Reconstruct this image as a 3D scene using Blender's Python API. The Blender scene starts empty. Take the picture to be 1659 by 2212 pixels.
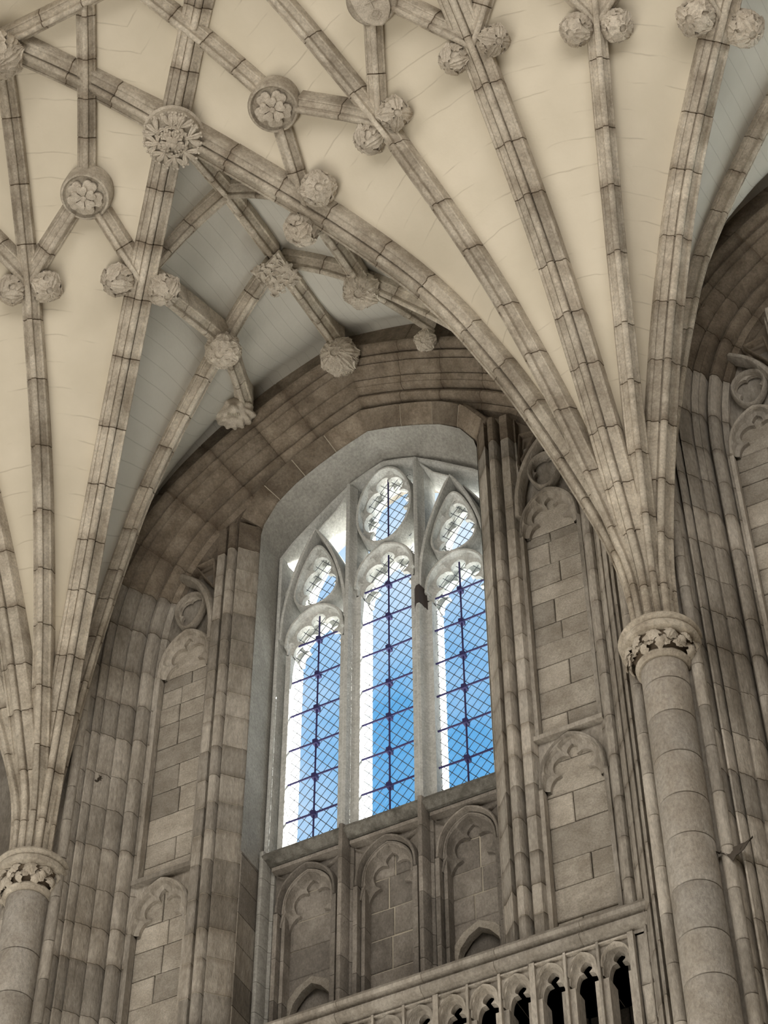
import bpy, math, random
import numpy as np
from mathutils import Vector, Matrix, noise as mnoise

random.seed(7)
C = bpy.context.scene.collection
ZO = 15.3                      # height of the capitals above the nave floor

# ------------------------------------------------------------------ camera
F_PX, YAW, PITCH, ROLL = 4702.93, math.radians(27.2759), math.radians(50.5048), math.radians(-0.1706)
CAM = (7.152, -12.789, -13.673 + ZO)
cy, sy, cp, sp = math.cos(YAW), math.sin(YAW), math.cos(PITCH), math.sin(PITCH)
f = Vector((-sy*cp, cy*cp, sp)); r = Vector((cy, sy, 0)); u = r.cross(f)
r2 = math.cos(ROLL)*r + math.sin(ROLL)*u; u2 = -math.sin(ROLL)*r + math.cos(ROLL)*u
cd = bpy.data.cameras.new('camera'); cam = bpy.data.objects.new('camera', cd); C.objects.link(cam)
M = Matrix((r2, u2, -f)).transposed().to_4x4(); M.translation = Vector(CAM)
cam.matrix_world = M
cd.sensor_fit = 'VERTICAL'; cd.sensor_height = 24.0; cd.lens = 24.0*F_PX/2212.0; cd.clip_end = 300
bpy.context.scene.camera = cam

# ------------------------------------------------------------------ sky, sun, lamps, exposure
sc = bpy.context.scene
sc.view_settings.view_transform = 'Standard'; sc.view_settings.look = 'None'
sc.view_settings.gamma = 1.0; sc.view_settings.use_curve_mapping = False
sc.view_settings.exposure = 0.0
wd = bpy.data.worlds.new('sky'); sc.world = wd; wd.use_nodes = True
wn, wl = wd.node_tree.nodes, wd.node_tree.links
wn.clear()
wo = wn.new('ShaderNodeOutputWorld'); wb = wn.new('ShaderNodeBackground'); wb.inputs['Strength'].default_value = 1.15
tc = wn.new('ShaderNodeTexCoord'); nz = wn.new('ShaderNodeTexNoise'); nz.inputs['Scale'].default_value = 5.0
nz.inputs['Detail'].default_value = 6.0; nz.inputs['Roughness'].default_value = 0.55
rp = wn.new('ShaderNodeValToRGB')
rp.color_ramp.elements[0].position = 0.50; rp.color_ramp.elements[0].color = (0.13, 0.42, 0.76, 1)
rp.color_ramp.elements[1].position = 0.76; rp.color_ramp.elements[1].color = (0.85, 0.93, 1.0, 1)
wl.new(tc.outputs['Generated'], nz.inputs['Vector']); wl.new(nz.outputs['Fac'], rp.inputs['Fac'])
wl.new(rp.outputs['Color'], wb.inputs['Color']); wl.new(wb.outputs['Background'], wo.inputs['Surface'])

def light(name, kind, loc, target, energy, color, **kw):
    d = bpy.data.lights.new(name, kind); d.energy = energy; d.color = color
    for k, v in kw.items(): setattr(d, k, v)
    o = bpy.data.objects.new(name, d); C.objects.link(o); o.location = loc
    o.rotation_euler = (Vector(target)-Vector(loc)).to_track_quat('-Z', 'Y').to_euler()
    return o
light('sun', 'SUN', (20, 10, 40), (20-.72, 10-.33, 40-.66), 46.0, (1.0, .97, .9), angle=math.radians(.6))
# area lamp for the opposite clerestory windows, plus an added upward fill for floor bounce
light('opposite_windows', 'AREA', (4.0, -12.5, 19.0), (1.0, 0, 19.5), 1300, (1.0, .955, .90), shape='RECTANGLE', size=22, size_y=5)
light('nave_daylight', 'AREA', (-3.5, -7.5, 0.6), (0.0, -2.0, 20.0), 2800, (1.0, .945, .85), shape='RECTANGLE', size=17, size_y=7)

# ------------------------------------------------------------------ materials
def nt(m):
    m.use_nodes = True; n = m.node_tree.nodes; l = m.node_tree.links; n.clear()
    o = n.new('ShaderNodeOutputMaterial'); b = n.new('ShaderNodeBsdfPrincipled')
    l.new(b.outputs['BSDF'], o.inputs['Surface']); b.inputs['Roughness'].default_value = .9
    if 'Specular IOR Level' in b.inputs: b.inputs['Specular IOR Level'].default_value = .2
    return n, l, b
def stone(name, c0, c1, dark, stain=.5, objvar=.25, scale=1.0, bump=.6, streak=0.0, sc0=.45, sc1=.62):
    """layered limestone: two tones, darker patches, per-stone shift, grain relief"""
    m = bpy.data.materials.new(name); n, l, b = nt(m)
    g = n.new('ShaderNodeNewGeometry'); oi = n.new('ShaderNodeObjectInfo')
    mp = n.new('ShaderNodeMapping'); mp.inputs['Scale'].default_value = (1, 1, 1-.65*streak)
    l.new(g.outputs['Position'], mp.inputs['Vector'])
    a = n.new('ShaderNodeTexNoise'); a.inputs['Scale'].default_value = 5*scale; a.inputs['Detail'].default_value = 7; a.inputs['Roughness'].default_value = .65
    s = n.new('ShaderNodeTexNoise'); s.inputs['Scale'].default_value = 1.3*scale; s.inputs['Detail'].default_value = 8; s.inputs['Roughness'].default_value = .7
    d = n.new('ShaderNodeTexNoise'); d.inputs['Scale'].default_value = 38*scale; d.inputs['Detail'].default_value = 5; d.inputs['Roughness'].default_value = .7
    for t in (a, s, d): l.new(mp.outputs['Vector'], t.inputs['Vector'])
    r1 = n.new('ShaderNodeMapRange'); r1.inputs['From Min'].default_value = .35; r1.inputs['From Max'].default_value = .65
    l.new(a.outputs['Fac'], r1.inputs['Value'])
    m1 = n.new('ShaderNodeMix'); m1.data_type = 'RGBA'; m1.inputs['A'].default_value = (*c0, 1); m1.inputs['B'].default_value = (*c1, 1)
    l.new(r1.outputs['Result'], m1.inputs['Factor'])
    r2_ = n.new('ShaderNodeMapRange'); r2_.inputs['From Min'].default_value = sc0; r2_.inputs['From Max'].default_value = sc1; r2_.inputs['To Max'].default_value = stain
    l.new(s.outputs['Fac'], r2_.inputs['Value'])
    m2 = n.new('ShaderNodeMix'); m2.data_type = 'RGBA'; m2.inputs['B'].default_value = (*dark, 1)
    l.new(m1.outputs['Result'], m2.inputs['A']); l.new(r2_.outputs['Result'], m2.inputs['Factor'])
    # dirt washed out of the joints (only where a stone carries the mask)
    at = n.new('ShaderNodeAttribute'); at.attribute_name = 'joint_stain'
    jm = n.new('ShaderNodeMath'); jm.operation = 'MULTIPLY'; l.new(at.outputs['Fac'], jm.inputs[0]); l.new(a.outputs['Fac'], jm.inputs[1])
    m4 = n.new('ShaderNodeMix'); m4.data_type = 'RGBA'; m4.inputs['B'].default_value = (dark[0]*.75, dark[1]*.7, dark[2]*.65, 1); m4.clamp_factor = True
    j2 = n.new('ShaderNodeMath'); j2.operation = 'MULTIPLY'; j2.inputs[1].default_value = 1.5; j2.use_clamp = True; l.new(jm.outputs['Value'], j2.inputs[0])
    l.new(m2.outputs['Result'], m4.inputs['A']); l.new(j2.outputs['Value'], m4.inputs['Factor'])
    # per stone value shift and fine speckle
    rv = n.new('ShaderNodeMapRange'); rv.inputs['To Min'].default_value = 1-objvar; rv.inputs['To Max'].default_value = 1+objvar*.55
    l.new(oi.outputs['Random'], rv.inputs['Value'])
    rs = n.new('ShaderNodeMapRange'); rs.inputs['From Min'].default_value = .3; rs.inputs['From Max'].default_value = .7; rs.inputs['To Min'].default_value = .74; rs.inputs['To Max'].default_value = 1.22
    l.new(d.outputs['Fac'], rs.inputs['Value'])
    mu = n.new('ShaderNodeMath'); mu.operation = 'MULTIPLY'; l.new(rv.outputs['Result'], mu.inputs[0]); l.new(rs.outputs['Result'], mu.inputs[1])
    m3 = n.new('ShaderNodeVectorMath'); m3.operation = 'SCALE'
    l.new(m4.outputs['Result'], m3.inputs[0]); l.new(mu.outputs['Value'], m3.inputs['Scale'])
    l.new(m3.outputs['Vector'], b.inputs['Base Color'])
    ad = n.new('ShaderNodeMath'); ad.operation = 'MULTIPLY_ADD'; l.new(a.outputs['Fac'], ad.inputs[0]); ad.inputs[1].default_value = 1.6; l.new(d.outputs['Fac'], ad.inputs[2])
    bp = n.new('ShaderNodeBump'); bp.inputs['Strength'].default_value = bump; bp.inputs['Distance'].default_value = .03
    l.new(ad.outputs['Value'], bp.inputs['Height']); l.new(bp.outputs['Normal'], b.inputs['Normal'])
    return m
def plaster(name, c0, c1, courses=True, cover=.46, wobble=.35):
    m = bpy.data.materials.new(name); n, l, b = nt(m)
    g = n.new('ShaderNodeNewGeometry')
    a = n.new('ShaderNodeTexNoise'); a.inputs['Scale'].default_value = 1.1; a.inputs['Detail'].default_value = 5
    d = n.new('ShaderNodeTexNoise'); d.inputs['Scale'].default_value = 22; d.inputs['Detail'].default_value = 4
    l.new(g.outputs['Position'], a.inputs['Vector']); l.new(g.outputs['Position'], d.inputs['Vector'])
    r1 = n.new('ShaderNodeMapRange'); r1.inputs['From Min'].default_value = .35; r1.inputs['From Max'].default_value = .65
    l.new(a.outputs['Fac'], r1.inputs['Value'])
    m1 = n.new('ShaderNodeMix'); m1.data_type = 'RGBA'; m1.inputs['A'].default_value = (*c0, 1); m1.inputs['B'].default_value = (*c1, 1)
    l.new(r1.outputs['Result'], m1.inputs['Factor']); out = m1.outputs['Result']
    h = d.outputs['Fac']
    if courses:
        uv = n.new('ShaderNodeUVMap'); uv.uv_map = 'courses'; sx = n.new('ShaderNodeSeparateXYZ'); l.new(uv.outputs['UV'], sx.inputs[0])
        wob = n.new('ShaderNodeTexNoise'); wob.inputs['Scale'].default_value = 2.5; l.new(g.outputs['Position'], wob.inputs['Vector'])
        w1 = n.new('ShaderNodeMath'); w1.operation = 'MULTIPLY_ADD'; w1.inputs[1].default_value = wobble; l.new(wob.outputs['Fac'], w1.inputs[0]); l.new(sx.outputs['Y'], w1.inputs[2])
        fr = n.new('ShaderNodeMath'); fr.operation = 'FRACT'; l.new(w1.outputs['Value'], fr.inputs[0])
        pp = n.new('ShaderNodeMath'); pp.operation = 'PINGPONG'; pp.inputs[1].default_value = .5; l.new(fr.outputs['Value'], pp.inputs[0])
        lt = n.new('ShaderNodeMapRange'); lt.inputs['From Min'].default_value = .0; lt.inputs['From Max'].default_value = .035; lt.inputs['To Min'].default_value = 1; lt.inputs['To Max'].default_value = 0
        l.new(pp.outputs['Value'], lt.inputs['Value'])
        br = n.new('ShaderNodeTexNoise'); br.inputs['Scale'].default_value = 2.2; br.inputs['Detail'].default_value = 3; l.new(g.outputs['Position'], br.inputs['Vector'])
        bm = n.new('ShaderNodeMapRange'); bm.inputs['From Min'].default_value = cover; bm.inputs['From Max'].default_value = cover+.12
        l.new(br.outputs['Fac'], bm.inputs['Value'])
        mm = n.new('ShaderNodeMath'); mm.operation = 'MULTIPLY'; l.new(lt.outputs['Result'], mm.inputs[0]); l.new(bm.outputs['Result'], mm.inputs[1])
        mf = n.new('ShaderNodeMath'); mf.operation = 'MULTIPLY'; mf.inputs[1].default_value = .38; l.new(mm.outputs['Value'], mf.inputs[0])
        m2 = n.new('ShaderNodeMix'); m2.data_type = 'RGBA'; m2.inputs['B'].default_value = (c0[0]*.45, c0[1]*.42, c0[2]*.38, 1)
        l.new(out, m2.inputs['A']); l.new(mf.outputs['Value'], m2.inputs['Factor']); out = m2.outputs['Result']
        hs = n.new('ShaderNodeMath'); hs.operation = 'MULTIPLY_ADD'; hs.inputs[1].default_value = -1.2; l.new(mm.outputs['Value'], hs.inputs[0]); l.new(d.outputs['Fac'], hs.inputs[2]); h = hs.outputs['Value']
    l.new(out, b.inputs['Base Color'])
    bp = n.new('ShaderNodeBump'); bp.inputs['Strength'].default_value = .18; bp.inputs['Distance'].default_value = .015
    l.new(h, bp.inputs['Height']); l.new(bp.outputs['Normal'], b.inputs['Normal'])
    return m
def flat(name, c, rough=.8, metal=0.0):
    m = bpy.data.materials.new(name); n, l, b = nt(m); b.inputs['Base Color'].default_value = (*c, 1)
    b.inputs['Roughness'].default_value = rough; b.inputs['Metallic'].default_value = metal
    t = n.new('ShaderNodeTexNoise'); t.inputs['Scale'].default_value = 30; bp = n.new('ShaderNodeBump'); bp.inputs['Strength'].default_value = .2
    l.new(t.outputs['Fac'], bp.inputs['Height']); l.new(bp.outputs['Normal'], b.inputs['Normal'])
    return m
MRIB = stone('rib limestone', (.67, .605, .50), (.49, .43, .345), (.26, .215, .16), stain=.70, objvar=.16)
MBOSS = stone('boss limestone', (.60, .54, .45), (.45, .395, .32), (.30, .25, .19), stain=.4, objvar=.1, scale=2, bump=.22)
MWALL = stone('wall limestone', (.53, .485, .42), (.39, .35, .295), (.21, .18, .14), stain=.75, objvar=.30, streak=1)
MBLOCK = stone('panel limestone', (.55, .50, .425), (.41, .365, .30), (.27, .23, .18), stain=.5, objvar=.3, scale=1.4)
MSOOTSHADE = stone('sooty arch limestone', (.34, .285, .22), (.215, .172, .125), (.12, .092, .066), stain=.6, objvar=.3)  # soot, with the arch's shadow also put into the dark tone
MCOL = stone('shaft limestone', (.50, .465, .415), (.385, .35, .30), (.30, .25, .19), stain=.5, objvar=.17, streak=.5)
MWHITE = stone('limewashed tracery', (.64, .64, .61), (.52, .52, .485), (.34, .325, .29), stain=.35, objvar=.06, sc0=.52, sc1=.75)
MLOW = stone('grey panel limestone', (.36, .325, .28), (.26, .232, .20), (.155, .135, .11), stain=.6, objvar=.3, scale=1.5, streak=.6)
MMORT = flat('dark joint', (.15, .115, .08))
MMORTW = flat('brown joint', (.20, .165, .125))
MPALE = flat('pale lime joint', (.48, .43, .34))
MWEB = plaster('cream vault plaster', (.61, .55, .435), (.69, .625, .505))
MWEB2 = plaster('grey lunette plaster', (.47, .45, .395), (.54, .52, .46), cover=.24, wobble=.10)  # vault plaster darkened so its colour carries the lunette's shade
MREV = stone('grey reveal plaster', (.41, .40, .365), (.325, .315, .285), (.235, .225, .20), stain=.35, objvar=0, scale=.8, bump=.25)
MIRON = flat('dark blue iron', (.035, .03, .11), .5)
MLEAD = flat('lead came', (.05, .055, .07), .5)
MCOB = flat('dusty cobweb', (.09, .075, .06))
MDARK = stone('dark gallery wall', (.13, .11, .09), (.08, .07, .055), (.03, .025, .02), stain=.6, objvar=.3)  # shade of the gallery void put into the stone colour
MFLOOR = flat('stone floor', (.36, .32, .26))
mg = bpy.data.materials.new('window glass'); n, l, b = nt(mg); n.remove(b)
tr = n.new('ShaderNodeBsdfTransparent'); tr.inputs['Color'].default_value = (.95, .98, 1, 1); gl = n.new('ShaderNodeBsdfGlossy'); gl.inputs['Roughness'].default_value = .12
mx = n.new('ShaderNodeMixShader'); mx.inputs['Fac'].default_value = .05
l.new(tr.outputs[0], mx.inputs[1]); l.new(gl.outputs[0], mx.inputs[2]); l.new(mx.outputs[0], [x for x in n if x.type == 'OUTPUT_MATERIAL'][0].inputs['Surface'])
MGLASS = mg

# ------------------------------------------------------------------ helpers
WPOS = {}
def mk(name, verts, faces, mat, parent=None, angle=35, uvs=None, kind=None, stain=None):
    v = np.array(verts, float).reshape(-1, 3)
    c = (v.min(0)+v.max(0))/2
    me = bpy.data.meshes.new(name); me.from_pydata([tuple(p) for p in v-c], [], faces)
    if uvs is not None:
        ul = me.uv_layers.new(name='courses')
        for p in me.polygons:
            for li, vi in zip(p.loop_indices, p.vertices): ul.data[li].uv = uvs[vi]
    if stain is not None:
        at_ = me.attributes.new('joint_stain', 'FLOAT', 'POINT'); at_.data.foreach_set('value', np.array(stain, dtype=np.float32))
    if angle:
        me.polygons.foreach_set('use_smooth', [True]*len(me.polygons)); me.set_sharp_from_angle(angle=math.radians(angle))
    me.materials.append(mat); me.update()
    o = bpy.data.objects.new(name, me); C.objects.link(o)
    w = Vector((c[0], c[1], c[2]+ZO)); WPOS[o.name] = w
    if parent is not None:
        o.parent = parent; o.location = w-WPOS[parent.name]
    else: o.location = w
    if kind: o['kind'] = kind
    return o
GROUPS = {'diagonal_rib': 'thick vault ribs', 'transverse_rib': 'thick vault ribs', 'tierceron_rib': 'slender vault ribs', 'lierne_rib': 'short linking vault ribs', 'lunette_rib': 'ribs of the window vault', 'ridge_rib': 'ridge ribs',
          'leaf_boss': 'carved leaf bosses', 'rose_boss': 'rose bosses', 'blind_panel': 'blind stone panels', 'wall_shaft': 'round wall shafts', 'flanking_shaft': 'roll shafts beside the wall shafts', 'nose_shaft': 'slender shafts below the window',
          'wall_arch': 'moulded wall arches', 'window_jamb': 'window jambs', 'cornice': 'stone cornices', 'gallery_arcade': 'gallery openings under the cornice', 'relieving_arch': 'relieving arches'}
def thing(name, loc, label=None, cat=None, group=None, kind=None):
    group = group or (GROUPS.get(name) if label else None)
    o = bpy.data.objects.new(name, None); C.objects.link(o); o.empty_display_size = .2
    w = Vector((loc[0], loc[1], loc[2]+ZO)); o.location = w; WPOS[o.name] = w
    if label: o['label'] = label
    if cat: o['category'] = cat
    if group: o['group'] = group
    if kind: o['kind'] = kind
    return o
def inst(name, me, mat4, parent):
    """another object on shared mesh data, placed by a world matrix (capital-height frame)"""
    o = bpy.data.objects.new(name, me); C.objects.link(o); o.parent = parent
    m = mat4.copy(); m.translation = m.translation + Vector((0, 0, ZO)) - WPOS[parent.name]
    o.matrix_basis = m
    WPOS[o.name] = m.translation + WPOS[parent.name]
    return o
def mesh(name, verts, faces, mat, angle=40):
    me = bpy.data.meshes.new(name); me.from_pydata([tuple(p) for p in verts], [], faces)
    me.polygons.foreach_set('use_smooth', [True]*len(me.polygons)); me.set_sharp_from_angle(angle=math.radians(angle))
    me.materials.append(mat); return me
def loft(loops, closed=True, caps=True):
    n = len(loops[0]); V = [p for L_ in loops for p in L_]; F = []
    for i in range(len(loops)-1):
        for j in range(n if closed else n-1):
            k = (j+1) % n; F.append((i*n+j, i*n+k, (i+1)*n+k, (i+1)*n+j))
    if caps and closed:
        F.append(tuple(range(n-1, -1, -1))); F.append(tuple((len(loops)-1)*n+j for j in range(n)))
    return V, F
def merge(parts):
    V, F = [], []
    for v, f_ in parts:
        o = len(V); V += [tuple(p) for p in v]; F += [tuple(i+o for i in q) for q in f_]
    return V, F
def box(x0, x1, y0, y1, z0, z1):
    V = [(x, y, z) for z in (z0, z1) for y in (y0, y1) for x in (x0, x1)]
    return V, [(0, 1, 3, 2), (4, 6, 7, 5), (0, 4, 5, 1), (2, 3, 7, 6), (0, 2, 6, 4), (1, 5, 7, 3)]
def block(x0, x1, z0, z1, yf, yb, bev=.008, jit=.004):
    """a squared stone, front face at yf with worn arrises"""
    j = lambda: random.uniform(-jit, jit)
    q = [(x0+j(), z0+j()), (x1+j(), z0+j()), (x1+j(), z1+j()), (x0+j(), z1+j())]
    cx, cz = (x0+x1)/2, (z0+z1)/2
    s = lambda p, d: (p[0]+math.copysign(d, cx-p[0]), p[1]+math.copysign(d, cz-p[1]))
    return loft([[(p[0], yb, p[1]) for p in q], [(p[0], yf+bev, p[1]) for p in q], [(s(p, bev)[0], yf, s(p, bev)[1]) for p in q]])
def tube(pts, rad, n=6):
    pts = [np.array(p, float) for p in pts]; loops = []
    for i, p in enumerate(pts):
        t = pts[min(i+1, len(pts)-1)]-pts[max(i-1, 0)]; t /= np.linalg.norm(t)+1e-9
        a = np.cross(t, (0, 0, 1.)); 
        if np.linalg.norm(a) < .1: a = np.cross(t, (0, 1., 0))
        a /= np.linalg.norm(a); b_ = np.cross(t, a); rr = rad[i] if hasattr(rad, '__len__') else rad
        loops.append([tuple(p+rr*(math.cos(k*2*math.pi/n)*a+math.sin(k*2*math.pi/n)*b_)) for k in range(n)])
    return loft(loops)
def interp_path(P, s):
    P = np.array(P, float); d = np.r_[0, np.cumsum(np.linalg.norm(np.diff(P, axis=0), axis=1))]
    return np.stack([np.interp(s, d, P[:, k]) for k in range(P.shape[1])], -1)
def plen(P):
    P = np.array(P, float); return float(np.linalg.norm(np.diff(P, axis=0), axis=1).sum())
def smooth_curve(P, n=80):
    """Catmull-Rom through control points"""
    P = np.array(P, float); Q = np.vstack([2*P[0]-P[1], P, 2*P[-1]-P[-2]]); out = []
    m = max(2, n//(len(P)-1))
    for i in range(1, len(Q)-2):
        for t in np.linspace(0, 1, m, endpoint=False):
            a, b_, c, d = Q[i-1], Q[i], Q[i+1], Q[i+2]
            out.append(.5*((2*b_)+(c-a)*t+(2*a-5*b_+4*c-d)*t*t+(3*b_-a-3*c+d)*t**3))
    out.append(P[-1]); return np.array(out)
def cuts(total, step, jit=.12):
    n = max(1, round(total/step)); e = [0.0]
    for i in range(1, n): e.append(total*i/n+random.uniform(-jit, jit)*step)
    return e+[total]

# ------------------------------------------------------------------ vault geometry
def mirror_prof(h): return [(-a, b_) for a, b_ in h[::-1] if a > 0]+h
def inset(prof, d):
    n_ = len(prof); A = sum(prof[i][0]*prof[(i+1) % n_][1]-prof[(i+1) % n_][0]*prof[i][1] for i in range(n_)); sgn = 1 if A > 0 else -1; out = []
    for i in range(n_):
        p, q, r_ = prof[i-1], prof[i], prof[(i+1) % n_]
        e1 = (q[0]-p[0], q[1]-p[1]); e2 = (r_[0]-q[0], r_[1]-q[1]); l1 = math.hypot(*e1)+1e-9; l2 = math.hypot(*e2)+1e-9
        nx = -(e1[1]/l1+e2[1]/l2)*sgn; ny = (e1[0]/l1+e2[0]/l2)*sgn; l_ = math.hypot(nx, ny)+1e-9
        k = d/max(.55, l_/2); out.append((q[0]+nx/l_*k, q[1]+ny/l_*k))
    return out
THICK = [(0, 0), (.018, .003), (.032, .014), (.037, .030), (.031, .048), (.028, .074), (.042, .074), (.047, .056), (.058, .058), (.090, .084), (.116, .092), (.121, .080), (.147, .086), (.155, .100), (.155, .34)]
THIN = [(0, 0), (.014, .002), (.025, .012), (.028, .026), (.022, .044), (.024, .060), (.036, .060), (.042, .066), (.070, .108), (.076, .104), (.088, .112), (.092, .130), (.092, .32)]
def wide(p, k, d): return [(a*k, b_ if a < 1e-9 or b_ < .2 else b_+d) for a, b_ in p]
DEEP = [(0, 0), (.014, .002), (.025, .012), (.028, .026), (.022, .044), (.024, .060), (.036, .060), (.042, .066), (.070, .108), (.076, .104), (.088, .112), (.092, .130), (.092, .60)]
THICK, THIN, DEEP = wide(THICK, .97, .03), wide(THIN, 1.08, .03), wide(DEEP, 1.05, .0)
def rib(name, label, pts, prof, seg=.5, mat=None, d=None, trim=(0, 0), group=None):
    """moulded rib along a nose line: separate stones over a recessed mortar core"""
    P = np.array(pts, float); T0 = thing(name, P[len(P)//2], label, 'rib', group)
    if d is None:
        d = P[-1, :2]-P[0, :2]; d = d/np.linalg.norm(d)
    d3 = np.array((d[0], d[1], 0)); B = np.array((-d[1], d[0], 0)); Lt = plen(P)
    full = mirror_prof(prof)
    def frames(a, b_, pr):
        n = max(2, int((b_-a)/.14)+1); loops = []; g_ = min(.05, (b_-a)/4)
        for s in [a, a+g_*.5]+list(np.linspace(a+g_*1.6, b_-g_*1.6, n))+[b_-g_*.5, b_]:
            o = interp_path(P, s); t = interp_path(P, min(Lt, s+.04))-interp_path(P, max(0, s-.04)); t /= np.linalg.norm(t)
            N = -d3*t[2]+np.array((0, 0, 1.))*(t@d3)
            loops.append([tuple(o+B*q[0]+N*q[1]) for q in pr])
        return loft(loops)
    a0, b0 = trim[0], Lt-trim[1]
    v, f_ = frames(a0+.01, b0-.01, inset(full, .007)); mk('mortar_core', v, f_, MMORT, T0)
    e = [a0+x for x in cuts(b0-a0, seg)]
    for i in range(len(e)-1):
        k = random.uniform(-.003, .003)
        v, f_ = frames(e[i]+.006, e[i+1]-.006, [(q[0]*(1+k*6), q[1]+k) for q in full]); nl = len(v)//len(full); k0, k1 = random.uniform(.1, .75), random.uniform(.1, .75)
        mk('rib_stone', v, f_, mat or MRIB, T0, stain=[(k0*(1, .75)[j] if j < 2 else k1*(1, .75)[nl-1-j] if j > nl-3 else 0) for j in range(nl) for _ in full])
    return T0
SA = smooth_curve([(.25, .30), (.27, .8), (.32, 1.25), (.44, 1.7), (.62, 2.16), (.80, 2.58), (1.0, 3.0), (1.3, 3.58), (1.6, 4.05), (1.9, 4.47), (2.2, 4.79), (2.53, 5.06), (2.97, 5.34), (3.46, 5.61), (4.26, 5.98), (4.96, 6.28), (5.92, 6.66), (6.95, 6.90)], 140)
SB = smooth_curve([(.26, .30), (.28, .8), (.34, 1.2), (.5, 1.62), (.68, 2.05), (.85, 2.42), (1.12, 2.97), (1.5, 3.62), (1.93, 4.25), (2.43, 4.82), (3.1, 5.46), (3.31, 5.66), (4.23, 6.28), (4.71, 6.56), (5.2, 6.78), (6.0, 7.0)], 140)
SM = smooth_curve([(.22, .30), (.25, .9), (.31, 1.4), (.45, 2.0), (.75, 2.95), (1.0, 3.6), (1.35, 4.28), (1.8, 4.95), (2.5, 5.66), (3.0, 6.05), (3.6, 6.4), (4.2, 6.65), (5.0, 6.9)], 120)
SG = smooth_curve([(.20, .30), (.22, .9), (.28, 1.4), (.5, 2.5), (.75, 3.4), (1.04, 4.22), (1.35, 4.92), (1.79, 5.48), (2.2, 5.88), (2.58, 6.22), (3.08, 6.58), (3.62, 6.79), (4.4, 6.95)], 120)
SW = smooth_curve([(.02, .30), (.03, 1.0), (.05, 2.0), (.10, 3.3), (.24, 4.4), (.50, 5.3), (.93, 6.05), (1.45, 6.58), (2.05, 6.99), (2.7, 7.27), (3.3, 7.46), (3.8, 7.6)], 120)
ANG = {'A': 41.73, 'B': 21.2, 'C': 0.0, 'M': 51.76, 'G': 65.56, 'W': 90.0}
CUR = {'A': SA, 'B': SB, 'C': SB, 'M': SM, 'G': SG, 'W': SW}
def nose(cx, sg, k, s0=0, s1=99):
    """nose line in the plane of rib k, from capital at cx leaning towards sg"""
    a = math.radians(ANG[k]); dx, dy = sg*math.sin(a), -math.cos(a); c = CUR[k]
    return [(cx+dx*s, dy*s, z) for s, z in c if s0 <= s <= s1]
def zsurf(x, y, cx):
    dx = abs(x-cx); s = math.hypot(dx, y); a = math.degrees(math.atan2(dx, -y)); zi = lambda c: float(np.interp(s, c[:, 0], c[:, 1]))
    if a <= 21.2: return zi(SB)
    if a <= 41.73: t = (a-21.2)/20.53; return zi(SB)*(1-t)+zi(SA)*t
    if a <= 51.76: t = (a-41.73)/10.03; return zi(SA)*(1-t)+zi(SM)*t
    t = min(1, (a-51.76)/13.8); return zi(SM)*(1-t)+zi(SG)*t
def back(c, D=.24):
    t = np.gradient(c, axis=0); t /= np.linalg.norm(t, axis=1)[:, None]
    return np.stack([c[:, 0]-D*t[:, 1], c[:, 1]+D*t[:, 0]], -1)
def resample(c, n=150, L_=12.5):
    d = np.r_[0, np.cumsum(np.linalg.norm(np.diff(c, axis=0), axis=1))]; s = np.linspace(0, L_, n)
    out = np.stack([np.interp(s, d, c[:, k]) for k in (0, 1)], -1)
    t = (c[-1]-c[-3]); t /= np.linalg.norm(t); ex = s > d[-1]
    out[ex] = c[-1]+t*(s[ex]-d[-1])[:, None]; return out
YR = -5.15
ceiling = thing('ceiling', (0, -2.5, 6.5), kind='structure')
def web(cx, sg, keys, mat, barrel=False, nphi=9, bnd='nave', my=False):
    Ws = [resample(back(CUR[k]) if k != 'W' else CUR[k]) for k in keys]; An = [ANG[k] for k in keys]
    rows = []; NS = 60; angs = []
    for i in range(len(keys)-1): angs += list(np.linspace(An[i], An[i+1], nphi))[(1 if i else 0):]
    if 32.0 > An[0] and 33.0 < An[-1]: angs = sorted(angs+[math.degrees(math.atan2(3.3, -YR))])
    for ang in angs:
        q = 0
        for i in range(len(keys)):
            w = 1.0
            for j in range(len(keys)):
                if j != i: w *= (ang-An[j])/(An[i]-An[j])
            q = q+w*Ws[i]
        a = math.radians(ang); dx, dy = math.sin(a), -math.cos(a); lim = 99.
        if bnd == 'nave': lim = min(lim, (-YR)/max(1e-6, -dy))
        if dx > 1e-6: lim = min(lim, 3.3/dx)
        keep = [q[0]]; last = q[-1]
        for p in q[1:]:
            if p[0] >= lim: last = p; break
            keep.append(p)
        p0 = keep[-1]; t = (lim-p0[0])/max(1e-6, last[0]-p0[0]); keep.append(p0+(last-p0)*min(1, t)); keep = np.array(keep)
        sam = interp_path(keep, np.linspace(0, 1, NS)**.85*plen(keep))
        rows.append([(cx+sg*dx*s_, (2*YR-dy*s_ if my else dy*s_), z) for s_, z in sam])
    if keys[-1] == 'W': rows.append([(p[0], .30, p[2]+.01) for p in rows[-1]])
    V, F = loft(rows, closed=False, caps=False); UV = []
    for i, rr in enumerate(rows):
        acc = 0
        for j, p in enumerate(rr):
            if j: acc += math.dist(p, rr[j-1])
            UV.append((i, (abs(p[0])*8.2 if barrel else acc*3.6)))
    mk('vault_web', V, F, mat, ceiling, angle=60, uvs=UV)
for cx in (-3.3, 3.3):
    for sg in (-1, 1):
        for my in (False, True): web(cx, sg, 'CB', MWEB, my=my); web(cx, sg, 'BA', MWEB, my=my)
        if not (cx < 0 and sg < 0): web(cx, sg, 'AMGW', MWEB2, True, bnd='l')
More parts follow.
